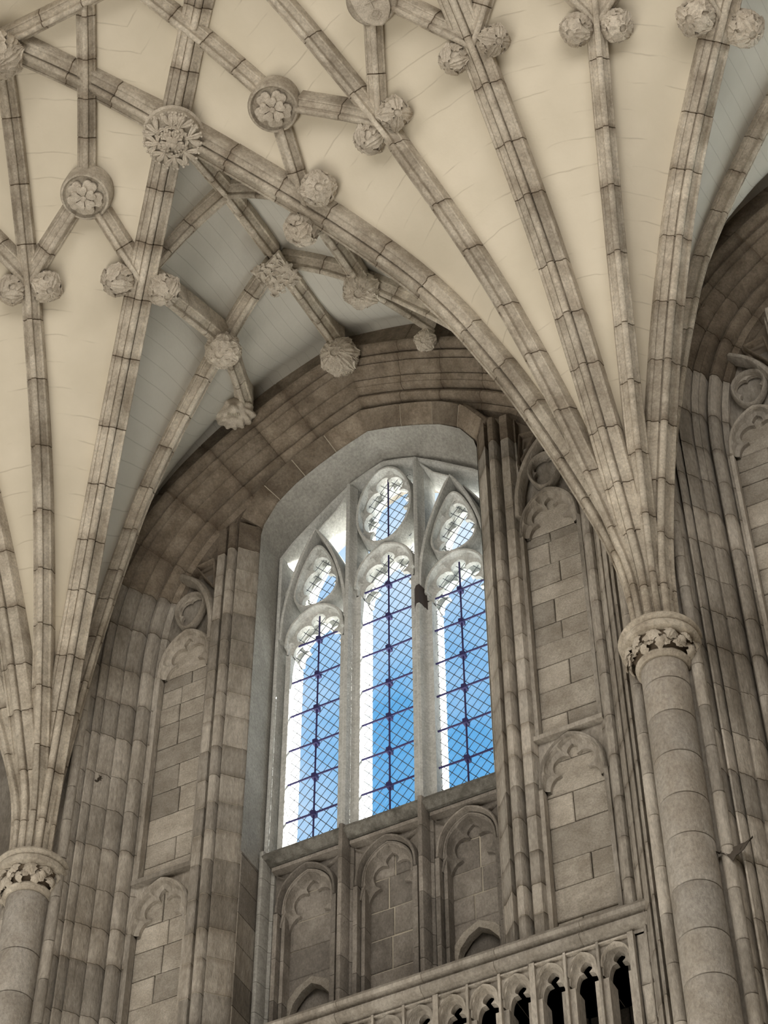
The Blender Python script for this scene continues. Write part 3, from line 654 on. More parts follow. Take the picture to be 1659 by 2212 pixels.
# plaster reveal of the window
for X0, sg in ((0, -1), (0, 1), (6.6, -1), (6.6, 1)):
    E0 = [(1.354, .45), (1.354, 5.27)]+[(a*.993, b_-.008) for a, b_ in IFA[1:]]
    E1b = [(1.34, .45), (1.34, 5.10)]+[(1.10, 5.40), (.90, 5.57), (.66, 5.78), (.32, 6.02), (0, 6.18)]
    e0 = interp_path(np.array(E0), np.linspace(0, plen(E0), 40)); e1 = interp_path(np.array(E1b), np.linspace(0, plen(E1b), 40))
    loops = []
    for w in np.linspace(0, 1, 5): loops.append([(X0+sg*(a[0]*(1-w)+b_[0]*w), .672+w*.68, a[1]*(1-w)+b_[1]*w) for a, b_ in zip(e0, e1)])
    out = [[(p[0]+sg*.08, p[1], p[2]+.08) for p in L_] for L_ in (loops[-1], loops[0])]
    v, f_ = loft(loops+out, closed=False, caps=False); mk('plaster_reveal', v, f_, MREV, wall, angle=30)
    if X0: continue
    # masonry side of the recess below the sill
    for i, (a, b_) in enumerate(zip(np.arange(-2.1, .45, .36), np.arange(-1.74, .9, .36))):
        v, f_ = box(*sorted((sg*1.350, sg*1.50)), .69, 1.3, a+.004, min(b_, .455)-.004); mk('recess_stone', v, f_, MWALL if i < 5 else MLOW, wall)

# ------------------------------------------------------------------ tracery helpers
def parch(w, h, zs, x0=0, n=12):
    """pointed arch outline, left springing to right"""
    c = smooth_curve([(-w, 0), (-.955*w, .34*h), (-.80*w, .62*h), (-.52*w, .83*h), (-.22*w, .95*h), (0, h)], n)
    L_ = [(x0+p[0], zs+p[1]) for p in c]; return L_+[(2*x0-x, z) for x, z in L_[-2::-1]]
def offs(path, d, closed=False):
    P = np.array(path, float); n_ = len(P); out = []
    for i in range(n_):
        a = P[(i-1) % n_] if closed or i else P[0]; b_ = P[(i+1) % n_] if closed or i < n_-1 else P[-1]
        t = b_-a; t /= np.linalg.norm(t)+1e-9; dd = d[i] if hasattr(d, '__len__') else d
        out.append(tuple(P[i]+np.array((t[1], -t[0]))*dd))
    return out
def cusped(path, lobes, a, b_, closed=False, off0=0.0):
    # lobe depth a, cusp length b
    """foiled outline inside an arch path"""
    P = np.array(path, float)
    if closed: P = np.vstack([P, P[0]])
    Lt = plen(P); N = lobes*12; q = interp_path(P, np.linspace(0, Lt, N+1))
    d = []
    for i in range(N+1):
        f_ = ((i/N*lobes+off0) % 1.0); d.append(a+b_*(1-math.sqrt(max(0, 1-(2*f_-1)**2)))**.9)
    if closed: q = q[:-1]; d = d[:-1]
    return [tuple(x) for x in q], offs(q, d, closed)
def foil_ring(path, lobes, a, b_, yf, yb, closed=False, mid=.45, off0=0.0, ye=None):
    if not closed: lobes -= 1; off0 = .5
    o, i_ = cusped(path, lobes, a, b_, closed, off0)
    mx_ = lambda k: [((1-k)*p[0]+k*q[0], (1-k)*p[1]+k*q[1]) for p, q in zip(o, i_)]
    ye = yf+.55*(yb-yf) if ye is None else ye
    L3 = [[(x, yb, z) for x, z in o], [(x, yf, z) for x, z in o], [(x, yf+.1*(ye-yf), z) for x, z in mx_(.22)], [(x, yf+.75*(ye-yf), z) for x, z in mx_(.42)], [(x, yf+.95*(ye-yf), z) for x, z in mx_(.7)], [(x, ye, z) for x, z in i_], [(x, yb, z) for x, z in i_]]
    if closed: L3 = [L_+[L_[0]] for L_ in L3]
    v, f_ = loft(L3, closed=False, caps=False)
    n_ = len(L3[0])
    for j in range(n_-1): f_.append((6*n_+j, 6*n_+j+1, j+1, j))
    return v, f_
def bar(path, w, yf, yb, ch=.4, closed=False):
    """moulded bar along x-z path: chamfered nose"""
    p = [(-w, yb), (-w, yf+(yb-yf)*.45), (-w*ch, yf+.006), (0, yf), (w*ch, yf+.006), (w, yf+(yb-yf)*.45), (w, yb)]
    P = list(path)
    if closed: P = P+[P[0]]
    loops = []; cols = [offs(P[:-1] if closed else P, q[0], closed) for q in p]
    if closed: cols = [c+[c[0]] for c in cols]
    for k in range(len(P)): loops.append([(cols[m_][k][0], p[m_][1], cols[m_][k][1]) for m_ in range(len(p))])
    return loft(loops, closed=True, caps=not closed)
def spandrel(path, ztop, yf, yb):
    P = [p for p in path]; L0 = [(x, yf, z) for x, z in P]; L1 = [(x, yf, ztop) for x, z in P]
    return loft([[(x, yb, z) for x, z in P], L0, L1, [(x, yb, ztop) for x, z in P]], closed=False, caps=False)
def sh(part, dx=0, sg=1): 
    v, f_ = part; return [(dx+sg*p[0], p[1], p[2]) for p in v], f_

# ------------------------------------------------------------------ blind side panels
def masonry(parent, x0, x1, z0, z1, yf, yb, rows, mat, gap=.010, cols=2, clip=None):
    z = z0; k = 0
    while z < z1-.03:
        h = random.choice(rows); zt = min(z1, z+h)
        if z1-zt < .10: zt = z1
        c = cols if random.random() < .7 else cols-1 if cols > 1 else 1
        e = [x0]+sorted(x0+(x1-x0)*(i+random.uniform(-.22, .22))/c for i in range(1, c))+[x1]
        for a, b_ in zip(e, e[1:]):
            v, f_ = block(a+gap/2, b_-gap/2, z+gap/2, zt-gap/2, yf+random.uniform(-.003, .004), yb); mk('stone', v, f_, mat, parent)
        z = zt; k += 1
def side_panel(X0, sg, label_lo, label_up):
    tf = half_tf(X0, sg)
    def put(nm, part, mat, par):
        v, f_ = part; return mk(nm, [tf(p) for p in v], f_, mat, par)
    xc, w = 2.155, .315
    # lower panel, z -2.1 .. .38
    t = thing('blind_panel', (X0+sg*xc, .6, -.6), label_lo, 'panel')
    a = parch(w, .56, -.24, xc)
    put('cusped_head', foil_ring(a, 5, .068, .105, .54, .70, ye=.615), MWALL, t)
    put('spandrel', spandrel([(xc-w-.01, -.24)]+a+[(xc+w+.01, -.24)], .37, .60, .65), MWALL, t)
    put('arch_bar', bar(a, .022, .525, .60), MWALL, t)
    put('string_bar', box(xc-w-.03, xc+w+.03, .53, .66, .355, .41), MWALL, t)
    for s in (-1, 1): put('side_bar', box(xc+s*w-.02, xc+s*w+.02, .555, .65, -2.1, -.24), MWALL, t)
    z = -2.1; rows = (.33, .36, .40, .30)
    x0_, x1_ = sorted((X0+sg*(xc-w+.01), X0+sg*(xc+w-.01)))
    masonry(t, x0_, x1_, -2.1, .36, .655, .72, rows, MBLOCK, cols=2)
    # upper panel, .41 .. 4.9
    t = thing('blind_panel', (X0+sg*xc, .6, 2.4), label_up, 'panel')
    a = parch(w, .60, 3.27, xc)
    put('cusped_head', foil_ring(a, 5, .068, .105, .545, .70, ye=.615), MWALL, t)
    put('arch_bar', bar(a, .022, .535, .60), MWALL, t)
    for s in (-1, 1): put('side_bar', box(xc+s*w-.02, xc+s*w+.02, .565, .65, .41, 3.27), MWALL, t)
    # vesica above the head and the little pointed arch around both
    ves = [(xc+.17*math.sin(a_)*(1-.25*math.cos(a_)), 4.20+.27*-math.cos(a_)) for a_ in np.linspace(0, 2*math.pi, 24, endpoint=False)]
    put('vesica', bar(ves, .022, .54, .62, closed=True), MWALL, t)
    v, f_ = foil_ring(ves[::-1], 4, .02, .05, .56, .645, closed=True); put('vesica_cusps', (v, f_), MWALL, t)
    put('vesica_back', box(xc-.35, xc+.30, .665, .69, 3.8, 4.8), MWALL, t)
    arc = smooth_curve([(1.835, 3.55), (1.85, 3.95), (1.93, 4.30), (2.08, 4.60), (2.28, 4.80)], 16)
    put('little_arch', bar([tuple(p) for p in arc], .05, .50, .62), MWALL, t)
    put('upper_spandrel', bar([(1.86, 4.45), (1.90, 4.95), (2.12, 4.92), (2.02, 4.72), (1.90, 4.52)], .014, .56, .64), MSOOTSHADE, t)
    masonry(t, x0_, x1_, .42, 3.30, .655, .72, (.26, .30, .34, .22), MBLOCK, cols=2)
    v, f_ = block(x0_, x1_, 3.31, 3.82, .66, .72); mk('stone', v, f_, MBLOCK, t)
side_panel(0, -1, 'lower blind stone panel with cusped head, left of the window', 'tall upper blind stone panel with vesica, left of the window')
side_panel(0, 1, 'lower blind stone panel with cusped head, between window and right shaft', 'tall upper blind stone panel, half behind the ribs, right of the window')
side_panel(6.6, -1, 'lower blind stone panel of the next bay at the right border', 'upper blind stone panel of the next bay at the right border')

# ------------------------------------------------------------------ window
win = thing('window_1', (0, 1.2, 3), kind='structure')
S = .852; YG = 1.22
bars_z = {0: [1.14, 1.62, 2.10, 2.60, 3.12, 3.62, 4.13], -1: [1.13, 1.64, 2.12, 2.62, 3.13, 3.68], 1: [1.13, 1.63, 2.12, 2.60, 3.10, 3.60]}
MULP = [(-.045, 1.42), (-.085, 1.36), (-.085, 1.26), (-.082, 1.20), (-.062, 1.15), (-.066, 1.12), (-.045, 1.10), (-.034, 1.05), (-.022, 1.015), (0, 1.0), (.022, 1.015), (.034, 1.05), (.045, 1.10), (.066, 1.12), (.062, 1.15), (.082, 1.20), (.085, 1.26), (.085, 1.36), (.045, 1.42)]
for sx in (-1, 1):
    x = sx*S/2
    o = mk('mullion', *loft([[(x+a, y, z) for a, y in MULP] for z in (.60, 2.2, 4.0, 5.93)]), MWHITE, win)
    if sx > 0:
        mk('soot_patch', *loft([[(x+a*1.05+(.004 if a > 0 else -.004), y-.006, z+(.03*math.sin(a*60))) for a, y in MULP[4:15]]+[(x+.05, 1.2, z), (x-.05, 1.2, z)] for z in (3.42, 3.55, 3.70)]), flat('burnt stone', (.06, .05, .045)), win)
    # frame roll against the reveal
    P = [(1.30, .6), (1.30, 5.12), (1.13, 5.33), (.92, 5.52), (.68, 5.74), (.40, 5.97), (.2, 6.06), (0, 6.13)]
    mk('frame_moulding', *bar([(sx*a, b_) for a, b_ in P], .05, 1.04, 1.5), MWHITE, win)
# arch heads of lights
for k in (-1, 0, 1):
    xc = k*S; zs, h = (3.62, .50) if k else (4.14, .56)
    a = parch(.35, h, zs, xc)
    mk('light_arch', *bar(a, .035, 1.06, 1.45), MWHITE, win)
    for y0_, y1_ in ((1.10, 1.212), (1.235, 1.37)): mk('cusps', *foil_ring([(xc-.345, zs-.10)]+a+[(xc+.345, zs-.10)], 5, .05, .115, y0_, y1_), MWHITE, win)
    for s in (-1, 1): mk('light_jamb', *box(xc+s*.335-.03, xc+s*.335+.03, 1.12, 1.40, .62, zs-.1), MWHITE, win)
# sub arches over the side lights
for sx in (-1, 1):
    xc = sx*S; a_ = [((.40*.40+1.66**2)/.8-.40-(.40*.40+1.66**2)/.8*math.cos(q), (.40*.40+1.66**2)/.8*math.sin(q)) for q in np.linspace(0, math.asin(1.66/((.16+1.66**2)/.8)), 14)]; a = [(xc+p, 3.72+q) for p, q in a_]+[(xc-p, 3.72+q) for p, q in a_[-2::-1]]
    mk('sub_arch', *bar(a, .042, 1.02, 1.45), MWHITE, win)
    # teardrop with cusps
    tp_ = [(xc+.25*math.sin(q)*(1-.42*(-math.cos(q)))**1.0, 4.56-.42*math.cos(q)*(1+.35*(math.cos(q) < 0))) for q in np.linspace(0, 2*math.pi, 32, endpoint=False)]
    mk('eye_ring', *bar(tp_, .03, 1.07, 1.45, closed=True), MWHITE, win)
    for y0_, y1_ in ((1.11, 1.212), (1.235, 1.37)): mk('eye_cusps', *foil_ring(tp_[::-1], 6, .03, .085, y0_, y1_, closed=True), MWHITE, win)
    # haunch bars towards the frame
    hb = smooth_curve([(xc+sx*.30, 4.62), (xc+sx*.22, 4.95), (xc, 5.38)], 8)
    mk('haunch_bar', *bar([(sx*.44, 5.90), (sx*.62, 5.62), (sx*.85, 5.40)], .03, 1.07, 1.45), MWHITE, win)
    mk('haunch_bar', *bar([(sx*1.3, 4.45), (sx*1.17, 4.86), (sx*.97, 5.24)], .02, 1.12, 1.45), MWHITE, win)
# centre vesica
tp_ = [(.335*math.sin(q)*(1-.10*-math.cos(q)), 5.40-.64*math.cos(q)) for q in np.linspace(0, 2*math.pi, 36, endpoint=False)]
mk('eye_ring', *bar(tp_, .035, 1.06, 1.45, closed=True), MWHITE, win)
for y0_, y1_ in ((1.11, 1.212), (1.235, 1.37)): mk('eye_cusps', *foil_ring(tp_[::-1], 8, .035, .10, y0_, y1_, closed=True), MWHITE, win)
# iron
def knot(x, z): return box(x-.026, x+.026, 1.155, 1.225, z-.03, z+.03)
for k in (-1, 0, 1):
    xc = k*S; zt = 4.05 if k else 4.62
    mk('standard_bar', *tube([(xc, 1.19, .66), (xc, 1.19, zt)], .011), MIRON, win)
    for z in bars_z[k]:
        mk('saddle_bar', *tube([(xc-.33, 1.175, z-.004), (xc, 1.175, z+random.uniform(-.01, .006)), (xc+.33, 1.175, z+.004)], .0115), MIRON, win)
        mk('bar_knot', *knot(xc, z), MIRON, win)
mk('standard_bar', *tube([(0, 1.19, 4.76), (0, 1.19, 5.96)], .011), MIRON, win)
# leaded glazing: lattice of cames and diamond panes
DW, DH = .125, .158
lights = [(k*S, .305, .66, (4.08 if k else 4.66)) for k in (1, 0, -1)]
eyes = [(0, .27, 4.86, 5.95), (S, .20, 4.22, 5.05), (-S, .20, 4.22, 5.05)]
def clipseg(p, q, x0, x1, z0, z1):
    t0, t1 = 0, 1; d = (q[0]-p[0], q[1]-p[1])
    for a, b_, lo, hi in ((p[0], d[0], x0, x1), (p[1], d[1], z0, z1)):
        if abs(b_) < 1e-9: continue
        u0, u1 = (lo-a)/b_, (hi-a)/b_
        if u0 > u1: u0, u1 = u1, u0
        t0, t1 = max(t0, u0), min(t1, u1)
    return ((p[0]+d[0]*t0, p[1]+d[1]*t0), (p[0]+d[0]*t1, p[1]+d[1]*t1)) if t1-t0 > 1e-4 else None
npane = 0
dm = mesh('pane', [(0, 0, -DH/2+.003), (DW/2-.003, 0, 0), (0, 0, DH/2-.003), (-DW/2+.003, 0, 0)]+[(0, .004, -DH/2+.003), (DW/2-.003, .004, 0), (0, .004, DH/2-.003), (-DW/2+.003, .004, 0)],
          [(0, 1, 2, 3), (7, 6, 5, 4), (0, 4, 5, 1), (1, 5, 6, 2), (2, 6, 7, 3), (3, 7, 4, 0)], MGLASS)
for idx, (xc, hw, z0, z1) in enumerate(lights+eyes):
    g = thing('glazing', (xc, YG, (z0+z1)/2)); g.parent = win; g.location = WPOS[g.name]-WPOS[win.name]
    parts = []; H_ = z1-z0; rest = []
    n_ = int((2*hw+H_*DW/DH)/DW)+3
    for i in range(-n_, n_):
        for s in (1, -1):
            sgm = clipseg((xc+i*DW-s*20*DW, z0-20*DH), (xc+i*DW+s*40*DW, z0+40*DH), xc-hw, xc+hw, z0, z1)
            if sgm: parts.append(tube([(sgm[0][0], YG+.002, sgm[0][1]), (sgm[1][0], YG+.002, sgm[1][1])], .0042, 4))
    v, f_ = merge(parts); mk('lead_came', v, f_, MLEAD, g, angle=0, kind='stuff')
    j = 0
    for jz in range(0, int(H_/(DH/2))+2):
        for ix in range(-4, 5):
            px = xc+ix*DW+(DW/2 if jz % 2 else 0); pz = z0+jz*DH/2
            if abs(px-xc) > hw+.001 or pz > z1: continue
            if npane < 298 and idx < 2:
                m = Matrix.Rotation(random.uniform(-.02, .02), 4, 'Z') @ Matrix.Rotation(random.uniform(-.02, .02), 4, 'X'); m.translation = Vector((px, YG, pz)); inst('pane', dm, m, g); npane += 1
            else: rest.append(([(px+p[0], YG+p[1], pz+p[2]) for p in [(0, 0, -DH/2+.003), (DW/2-.003, 0, 0), (0, 0, DH/2-.003), (-DW/2+.003, 0, 0)]], [(0, 1, 2, 3)]))
    if rest: v, f_ = merge(rest); mk('pane', v, f_, MGLASS, g, angle=0, kind='stuff')

w2 = thing('window_2', (6.6, 1.2, 3), kind='structure')
for x in (6.6-S/2, 6.6+S/2): mk('mullion', *loft([[(x+a, y, z) for a, y in MULP] for z in (.60, 3.0, 5.93)]), MWHITE, w2)
for k in (-1, 0, 1): mk('light_arch', *bar(parch(.35, .5, 3.62 if k else 4.14, 6.6+k*S), .035, 1.06, 1.40), MWHITE, w2)
mk('glazing', *box(5.26, 7.94, 1.22, 1.224, .62, 6.1), MGLASS, w2)

# ------------------------------------------------------------------ sill and the three blind panels below it
MSILL = stone('weathered sill stone', (.42, .40, .35), (.25, .235, .20), (.12, .11, .09), stain=.7, objvar=.05, scale=3, bump=.9)
for x0, x1, nm in ((-1.36, -.43, 'left'), (-.42, .42, 'middle'), (.43, 1.36, 'right')):
    nn = 26; loops = []
    for i in range(nn+1):
        x = x0+(x1-x0)*i/nn; j = random.uniform(-.014, .014)
        loops.append([(x, 1.5, .50), (x, 1.04, .50), (x, .99+j, .54+j), (x, .975+j, .58), (x, 1.0+j, .635+j), (x, 1.06, .665+j), (x, 1.5, .72)])
    o = mk('window_sill', *loft(loops), MSILL); o['label'] = 'rough weathered sill ledge under the %s light of the window' % nm; o['category'] = 'sill'; o['group'] = 'window sill ledges'
NOSE = [(-.075, 1.2), (-.072, 1.12), (-.045, 1.10), (-.042, 1.05), (-.032, 1.0), (-.02, .972), (0, .965), (.02, .972), (.032, 1.0), (.042, 1.05), (.045, 1.10), (.072, 1.12), (.075, 1.2)]
def nose_shaft(x, label, mat=None):
    t = thing('nose_shaft', (x, 1.0, -.7), label, 'shaft'); e = cuts(2.75, .42)
    for a, b_ in zip(e, e[1:]): mk('shaft_stone', *loft([[(x+p, y, z-2.1) for p, y in NOSE] for z in (a+.003, b_-.003)]), mat or MLOW, t)
    mk('mortar_core', *loft([[(x+p*.85, y+.01, z) for p, y in NOSE] for z in (-2.1, .62)]), MPALE, t)
nose_shaft(-.426, 'slender round-nosed shaft between the left and middle blind panels below the window')
nose_shaft(.426, 'slender round-nosed shaft between the middle and right blind panels below the window')
nose_shaft(-1.30, 'pale slender shaft at the left end of the blind panels below the window', MREV)
nose_shaft(1.30, 'slender shaft at the right end of the blind panels below the window')
for k, nm in ((-1, 'left'), (0, 'middle'), (1, 'right')):
    xc = k*.86; w = .315
    t = thing('blind_panel', (xc, 1.2, -.8), 'blind stone panel with five-cusped arch, directly under the %s window light' % nm, 'panel')
    a = parch(w, .50, -.09, xc)
    mk('arch_bar', *bar(a, .026, 1.07, 1.2), MLOW, t)
    mk('inner_arch', *bar(offs(a, .045), .02, 1.12, 1.24), MLOW, t)
    mk('cusped_head', *foil_ring([(xc-w+.02, -.24)]+offs(a, .05)[1:-1]+[(xc+w-.02, -.24)], 5, .045, .10, 1.13, 1.28, ye=1.235), MLOW, t)
    mk('spandrel', *spandrel([(xc-w-.05, -.09)]+a+[(xc+w+.05, -.09)], .50, 1.15, 1.3), MLOW, t)
    mk('label_bar', *box(xc-.37, xc+.37, 1.06, 1.2, .43, .475), MLOW, t)
    for s in (-1, 1):
        mk('spandrel_bar', *bar([(xc+s*.10, .40), (xc+s*.20, .30), (xc+s*.34, .40)] if s > 0 else [(xc-.34, .40), (xc-.20, .30), (xc-.10, .40)], .012, 1.11, 1.2), MLOW, t)
        e = cuts(2.0, .48)
        for q0, q1 in zip(e, e[1:]):
            mk('side_stone', *merge([box(xc+s*w-.022, xc+s*w+.022, 1.08, 1.3, -2.1+q0+.003, -2.1+q1-.003), box(xc+s*(w-.05)-.018, xc+s*(w-.05)+.018, 1.15, 1.3, -2.1+q0+.003, -2.1+q1-.003)]), MLOW, t)
    mk('bed_mortar', *box(xc-.42, xc+.42, 1.285, 1.70, -.86 if k else -2.1, .49), MPALE, t)
    ex = []
    masonry(t, xc-w+.03, xc+w-.03, -.80 if k else -2.1, .42, 1.272, 1.30, (.30, .34, .38), MLOW, gap=.012, cols=2)
    if k:
        rel = lambda c_, w_, zt_: [(c_-w_, -1.6), (c_-w_, zt_-.36), (c_-w_*.84, zt_-.20), (c_-w_*.48, zt_-.075), (c_, zt_), (c_+w_*.48, zt_-.075), (c_+w_*.84, zt_-.20), (c_+w_, zt_-.36), (c_+w_, -1.6)]
        # low relieving arch with dark opening at the foot
        ar = parch(.20, .26, -1.13, xc, 8); e_ = interp_path(np.array(ar), np.linspace(0, plen(ar), 6))
        tt = thing('relieving_arch', (xc, 1.25, -1.1), 'low pointed relieving arch of pale stones at the foot of the %s blind panel' % nm, 'arch')
        mk('arch_ring', *bar(rel(xc, .27, -.87), .045, 1.25, 1.34, ch=.9), MBLOCK, tt)
        mk('opening_back', *box(xc-.41, xc+.41, 1.37, 1.45, -2.1, -.87), MLOW, tt)
        for s in (-1, 1): mk('opening_side', *box(*sorted((xc+s*.25, xc+s*.41)), 1.29, 1.365, -2.1, -.87), MLOW, tt)
        v, f_ = spandrel([(xc-w, -1.6)]+rel(xc, .28, -.85)+[(xc+w, -1.6)], -.80, 1.275, 1.3); mk('stone', v, f_, MLOW, t)

# ------------------------------------------------------------------ shafts and capitals
def lathe(cx, cy_, prof, n=40):
    loops = [[(cx+q[0]*math.cos(2*math.pi*i/n), cy_+q[0]*math.sin(2*math.pi*i/n), q[1]) for i in range(n)] for q in prof]
    return loft(loops)
for cx, nm in ((-3.3, 'left'), (3.3, 'right')):
    t = thing('wall_shaft', (cx, 0, -ZO), 'tall round wall shaft of stone drums with leaf-carved capital, %s of the window' % nm, 'column')
    z = -15.3; 
    mk('mortar_core', *lathe(cx, .02, [(.19, -15.3), (.19, .08)], 32), MMORT, t)
    first = True
    for i in range(5): mk('drum', *lathe(cx, 0, [(.18, -15.3+i*2.2), (.207, -15.3+i*2.2+.01), (.207, -15.3+(i+1)*2.2-.01), (.18, -15.3+(i+1)*2.2)], 40), MCOL, t)
    z = -4.3
    while z < -.05:
        h = random.choice((.40, .43, .47, .5)); zt = min(z+h, .06)
        if .06-zt < .2: zt = .06
        mk('drum', *lathe(cx, 0, [(.185, z+.003), (.204, z+.006), (.207, z+.014), (.207, zt-.014), (.204, zt-.006), (.185, zt-.003)], 44), MCOL, t); z = zt
    c = thing('capital', (cx, 0, .25)); c.parent = t; c.location = WPOS[c.name]-WPOS[t.name]
    mk('neck_ring', *lathe(cx, 0, [(.19, .05), (.225, .045), (.245, .07), (.25, .10), (.235, .13), (.20, .135)], 48), MRIB, c)
    mk('abacus', *lathe(cx, 0, [(.28, .295), (.315, .29), (.345, .305), (.36, .335), (.355, .37), (.335, .385), (.36, .40), (.375, .425), (.365, .45), (.28, .455)], 56), MRIB, c)
    mk('bell', *lathe(cx, 0, [(.22, .12), (.235, .18), (.27, .26), (.30, .31)], 40), MMORT, c)  # bell coloured dark to paint the shade between the leaves
    lm = mesh('leaf', *leaf_patch(.105, 1.9, .85, 4, .22, 9, 11), MBOSS)
    for row, (rz, rr_, cnt) in enumerate(((.245, .245, 12), (.185, .215, 13))):
        for i in range(cnt):
            a = 2*math.pi*(i+.5*row)/cnt+.1; m = Matrix.Translation((cx+rr_*math.cos(a), rr_*math.sin(a), rz)) @ Matrix.Rotation(a, 4, 'Z') @ Matrix.Rotation(random.uniform(-.1, .5), 4, 'Y') @ Matrix.Rotation(random.uniform(-.7, .7), 4, 'X') @ Matrix.Scale(.78, 4)
            inst('leaf', lm, m, c)
    lm2 = mesh('leaf', *leaf_patch(.05, 2.2, .9, 3, .3, 7, 7), MBOSS)
    for i in range(34):
        a = 2*math.pi*i/34; m = Matrix.Translation((cx+(.25+.02*(i % 2))*math.cos(a), (.25+.02*(i % 2))*math.sin(a), .16+.055*(i % 3))) @ Matrix.Rotation(a+random.uniform(-.6, .6), 4, 'Z') @ Matrix.Rotation(random.uniform(-.2, 1.2), 4, 'Y')
        inst('leaf', lm2, m, c)
    # slender flanking rolls
    for s, sn in ((-1, 'left'), (1, 'right')):
        tt = thing('flanking_shaft', (cx+s*.27, .05, 0), 'slender roll shaft tight against the %s side of the %s wall shaft' % (sn, nm), 'shaft')
        e = cuts(9.5, .5)
        for a, b_ in zip(e, e[1:]):
            mk('shaft_stone', *lathe(cx+s*.285, .06, [(.05, a-5+.003), (.056, a-5+.008), (.056, b_-5-.008), (.05, b_-5-.003)], 14), MWALL, tt)

# ------------------------------------------------------------------ cornice and gallery arcade
CORN = [(1.282, -1.96), (.62, -1.96), (.36, -2.02), (.30, -2.05), (.27, -2.10), (.28, -2.135), (.33, -2.15), (.335, -2.18), (.29, -2.20), (.255, -2.225), (.25, -2.255), (.28, -2.285), (.34, -2.30), (.34, -2.34), (1.282, -2.34)]
def cornice(x0, x1, label):
    t = thing('cornice', ((x0+x1)/2, .4, -2.1), label, 'cornice'); e = [x0+q for q in cuts(x1-x0, .75)]
    for a, b_ in zip(e, e[1:]): mk('cornice_stone', *loft([[(x, y, z) for y, z in CORN] for x in (a+.002, b_-.002)]), MWALL, t)
    mk('mortar_core', *loft([[(x, y+.006, z) for y, z in CORN] for x in (x0, x1)]), MMORTW, t)
cornice(-2.82, 2.82, 'long moulded stone cornice running below the blind panels')
cornice(3.78, 6.2, 'stub of cornice at the right border in the next bay')
def arcade(xe, label, cat='arcade', ends=3):
    """group of three cusped openings between two stout mullions; xe is the left edge"""
    t = thing('gallery_arcade', (xe+.435, .3, -2.8), label, cat)
    for i in range(4 if xe > 1.5 else 3):
        x = xe+.29*i; w = .024 if i in (0, 3) else .011
        mk('mullion', *box(x-w, x+w, .295, .42, -4.2, -2.335), MWALL, t)
    mk('top_bar', *box(xe+.026, xe+.842, .302, .42, -2.36, -2.345), MWALL, t)
    for i in range(3):
        xc = xe+.145+.29*i; a = parch(.128, .20, -2.58, xc, 8)
        mk('arch_bar', *bar(a, .011, .30, .38), MWALL, t)
        mk('trefoil_head', *foil_ring([(xc-.128, -2.66)]+a+[(xc+.128, -2.66)], 3, .03, .07, .325, .46), MWALL, t)
        mk('spandrel', *spandrel([(xc-.14, -2.58)]+a+[(xc+.14, -2.58)], -2.35, .335, .46), MWALL, t)
        for s in (-1, 1): mk('opening_jamb', *box(*sorted((xc+s*.085, xc+s*.138)), .34, .52, -4.2, -2.68), MWALL, t)
arcade(1.74, 'group of three cusped dark gallery openings nearest the right shaft')
arcade(.865, 'second group of three cusped gallery openings under the cornice')
arcade(-.01, 'third group of gallery openings, just entering the bottom edge')
for xe, nm in ((-.885, 'fourth'), (-1.76, 'fifth'), (-2.635, 'sixth')): arcade(xe, '%s group of gallery openings from the right shaft, below the bottom edge' % nm)
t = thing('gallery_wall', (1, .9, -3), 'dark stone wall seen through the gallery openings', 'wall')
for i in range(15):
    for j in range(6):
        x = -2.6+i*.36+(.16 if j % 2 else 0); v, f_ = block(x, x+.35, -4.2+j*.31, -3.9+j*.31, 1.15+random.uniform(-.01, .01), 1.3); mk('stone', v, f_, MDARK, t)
t = thing('plain_pier', (2.73, .35, -3), 'plain upright pier stones between the gallery openings and the right shaft', 'pier'); e = cuts(1.85, .46)
for a, b_ in zip(e, e[1:]): mk('pier_stone', *block(2.645, 2.84, -4.2+a+.003, -4.2+b_-.003, .33, .95, .02), MWALL, t)

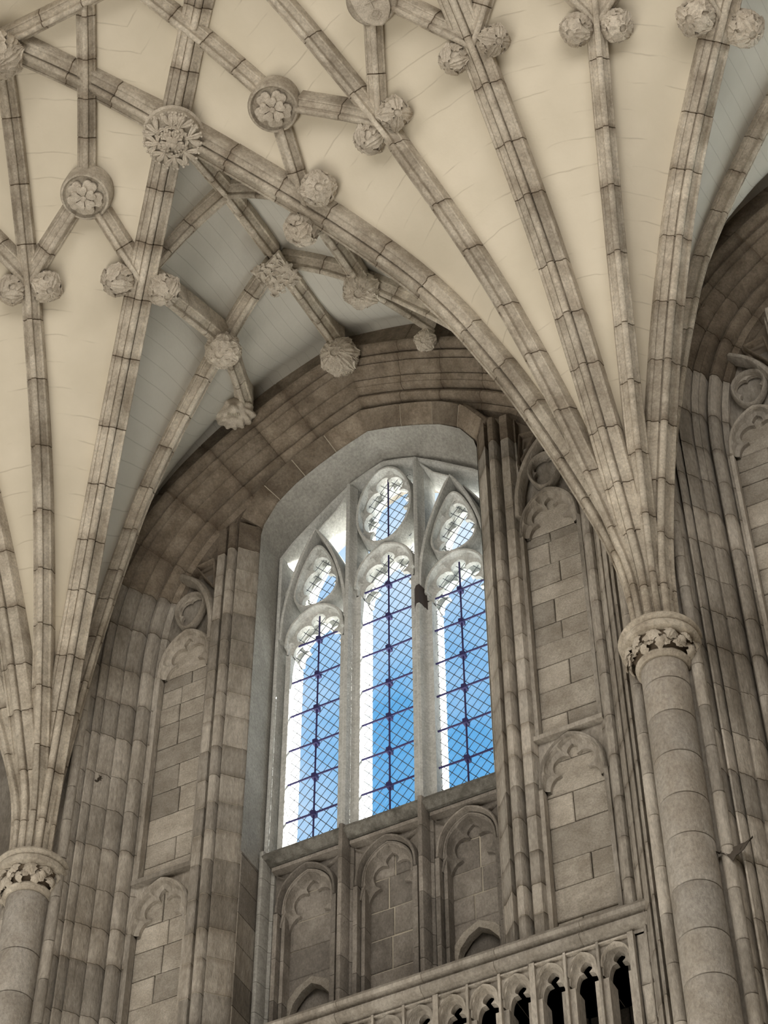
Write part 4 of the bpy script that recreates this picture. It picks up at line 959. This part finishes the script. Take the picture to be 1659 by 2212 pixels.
# unseen aisle roof and paving, added to bounce sunlight up through the window
o = mk('aisle_roof', *loft([[(x, 2.1, .30), (x, 7.5, -1.9), (x, 7.5, -2.1), (x, 2.1, .10)] for x in (-14, 14)]), flat('bright lead roof', (.72, .72, .70))); o['kind'] = 'structure'
o = mk('ground', *box(-80, 80, 2.2, 120, -15.6, -15.35), flat('pale sunlit paving', (.52, .51, .48))); o['kind'] = 'structure'  # unseen, added to reflect sun up into the window vault
# cobweb
def cobweb(x, y, z, s, label):
    V, F = [], []; n_ = 9
    for i in range(n_):
        for j in range(5):
            uu, vv = i/(n_-1), j/4
            V.append((x+s*uu+random.uniform(-.01, .01), y-.05*vv+random.uniform(-.015, .015), z-s*.6*math.sin(uu*3.0)*vv*(.6+.4*random.random())+uu*.04))
    for i in range(n_-1):
        for j in range(4): F.append((i*5+j, i*5+j+1, (i+1)*5+j+1, (i+1)*5+j))
    V2 = [(p[0], p[1]+.006, p[2]) for p in V]; F2 = [tuple(q+len(V) for q in reversed(f_)) for f_ in F]
    o = mk('cobweb', V+V2, F+F2, MCOB); o['label'] = label; o['category'] = 'cobweb'; o['group'] = 'cobwebs'
cobweb(3.50, .04, -2.08, .32, 'ragged dusty cobweb hanging across the stones right of the right shaft')
cobweb(-2.80, .17, 1.55, .06, 'small ragged cobweb on the moulded arch above the left capital')

# ------------------------------------------------------------------ rest of the nave, off camera: floor, far side and ends
o = mk('floor', *box(-14, 14, -17, 1.3, -15.5, -15.3), MFLOOR); o['kind'] = 'structure'
o = mk('wall_south', *box(-14, 14, -17, -16.7, -15.3, 9), MWALL); o['kind'] = 'structure'
o = mk('wall_west', *box(-14, -13.8, -17, 1.6, -15.3, 9), MWALL); o['kind'] = 'structure'
o = mk('wall_east', *box(13.8, 14, -17, 1.6, -15.3, 9), MWALL); o['kind'] = 'structure'
o = mk('wall_north_end', *box(-14, -8.9, 1.3, 1.6, -15.3, 9), MWALL); o['kind'] = 'structure'
o = mk('wall_north_far', *box(9.6, 14, 1.3, 1.6, -15.3, 9), MWALL); o['kind'] = 'structure'
o = mk('roof_slab', *box(-14, 14, -17, 1.6, 8.6, 8.8), MWALL); o['kind'] = 'structure'
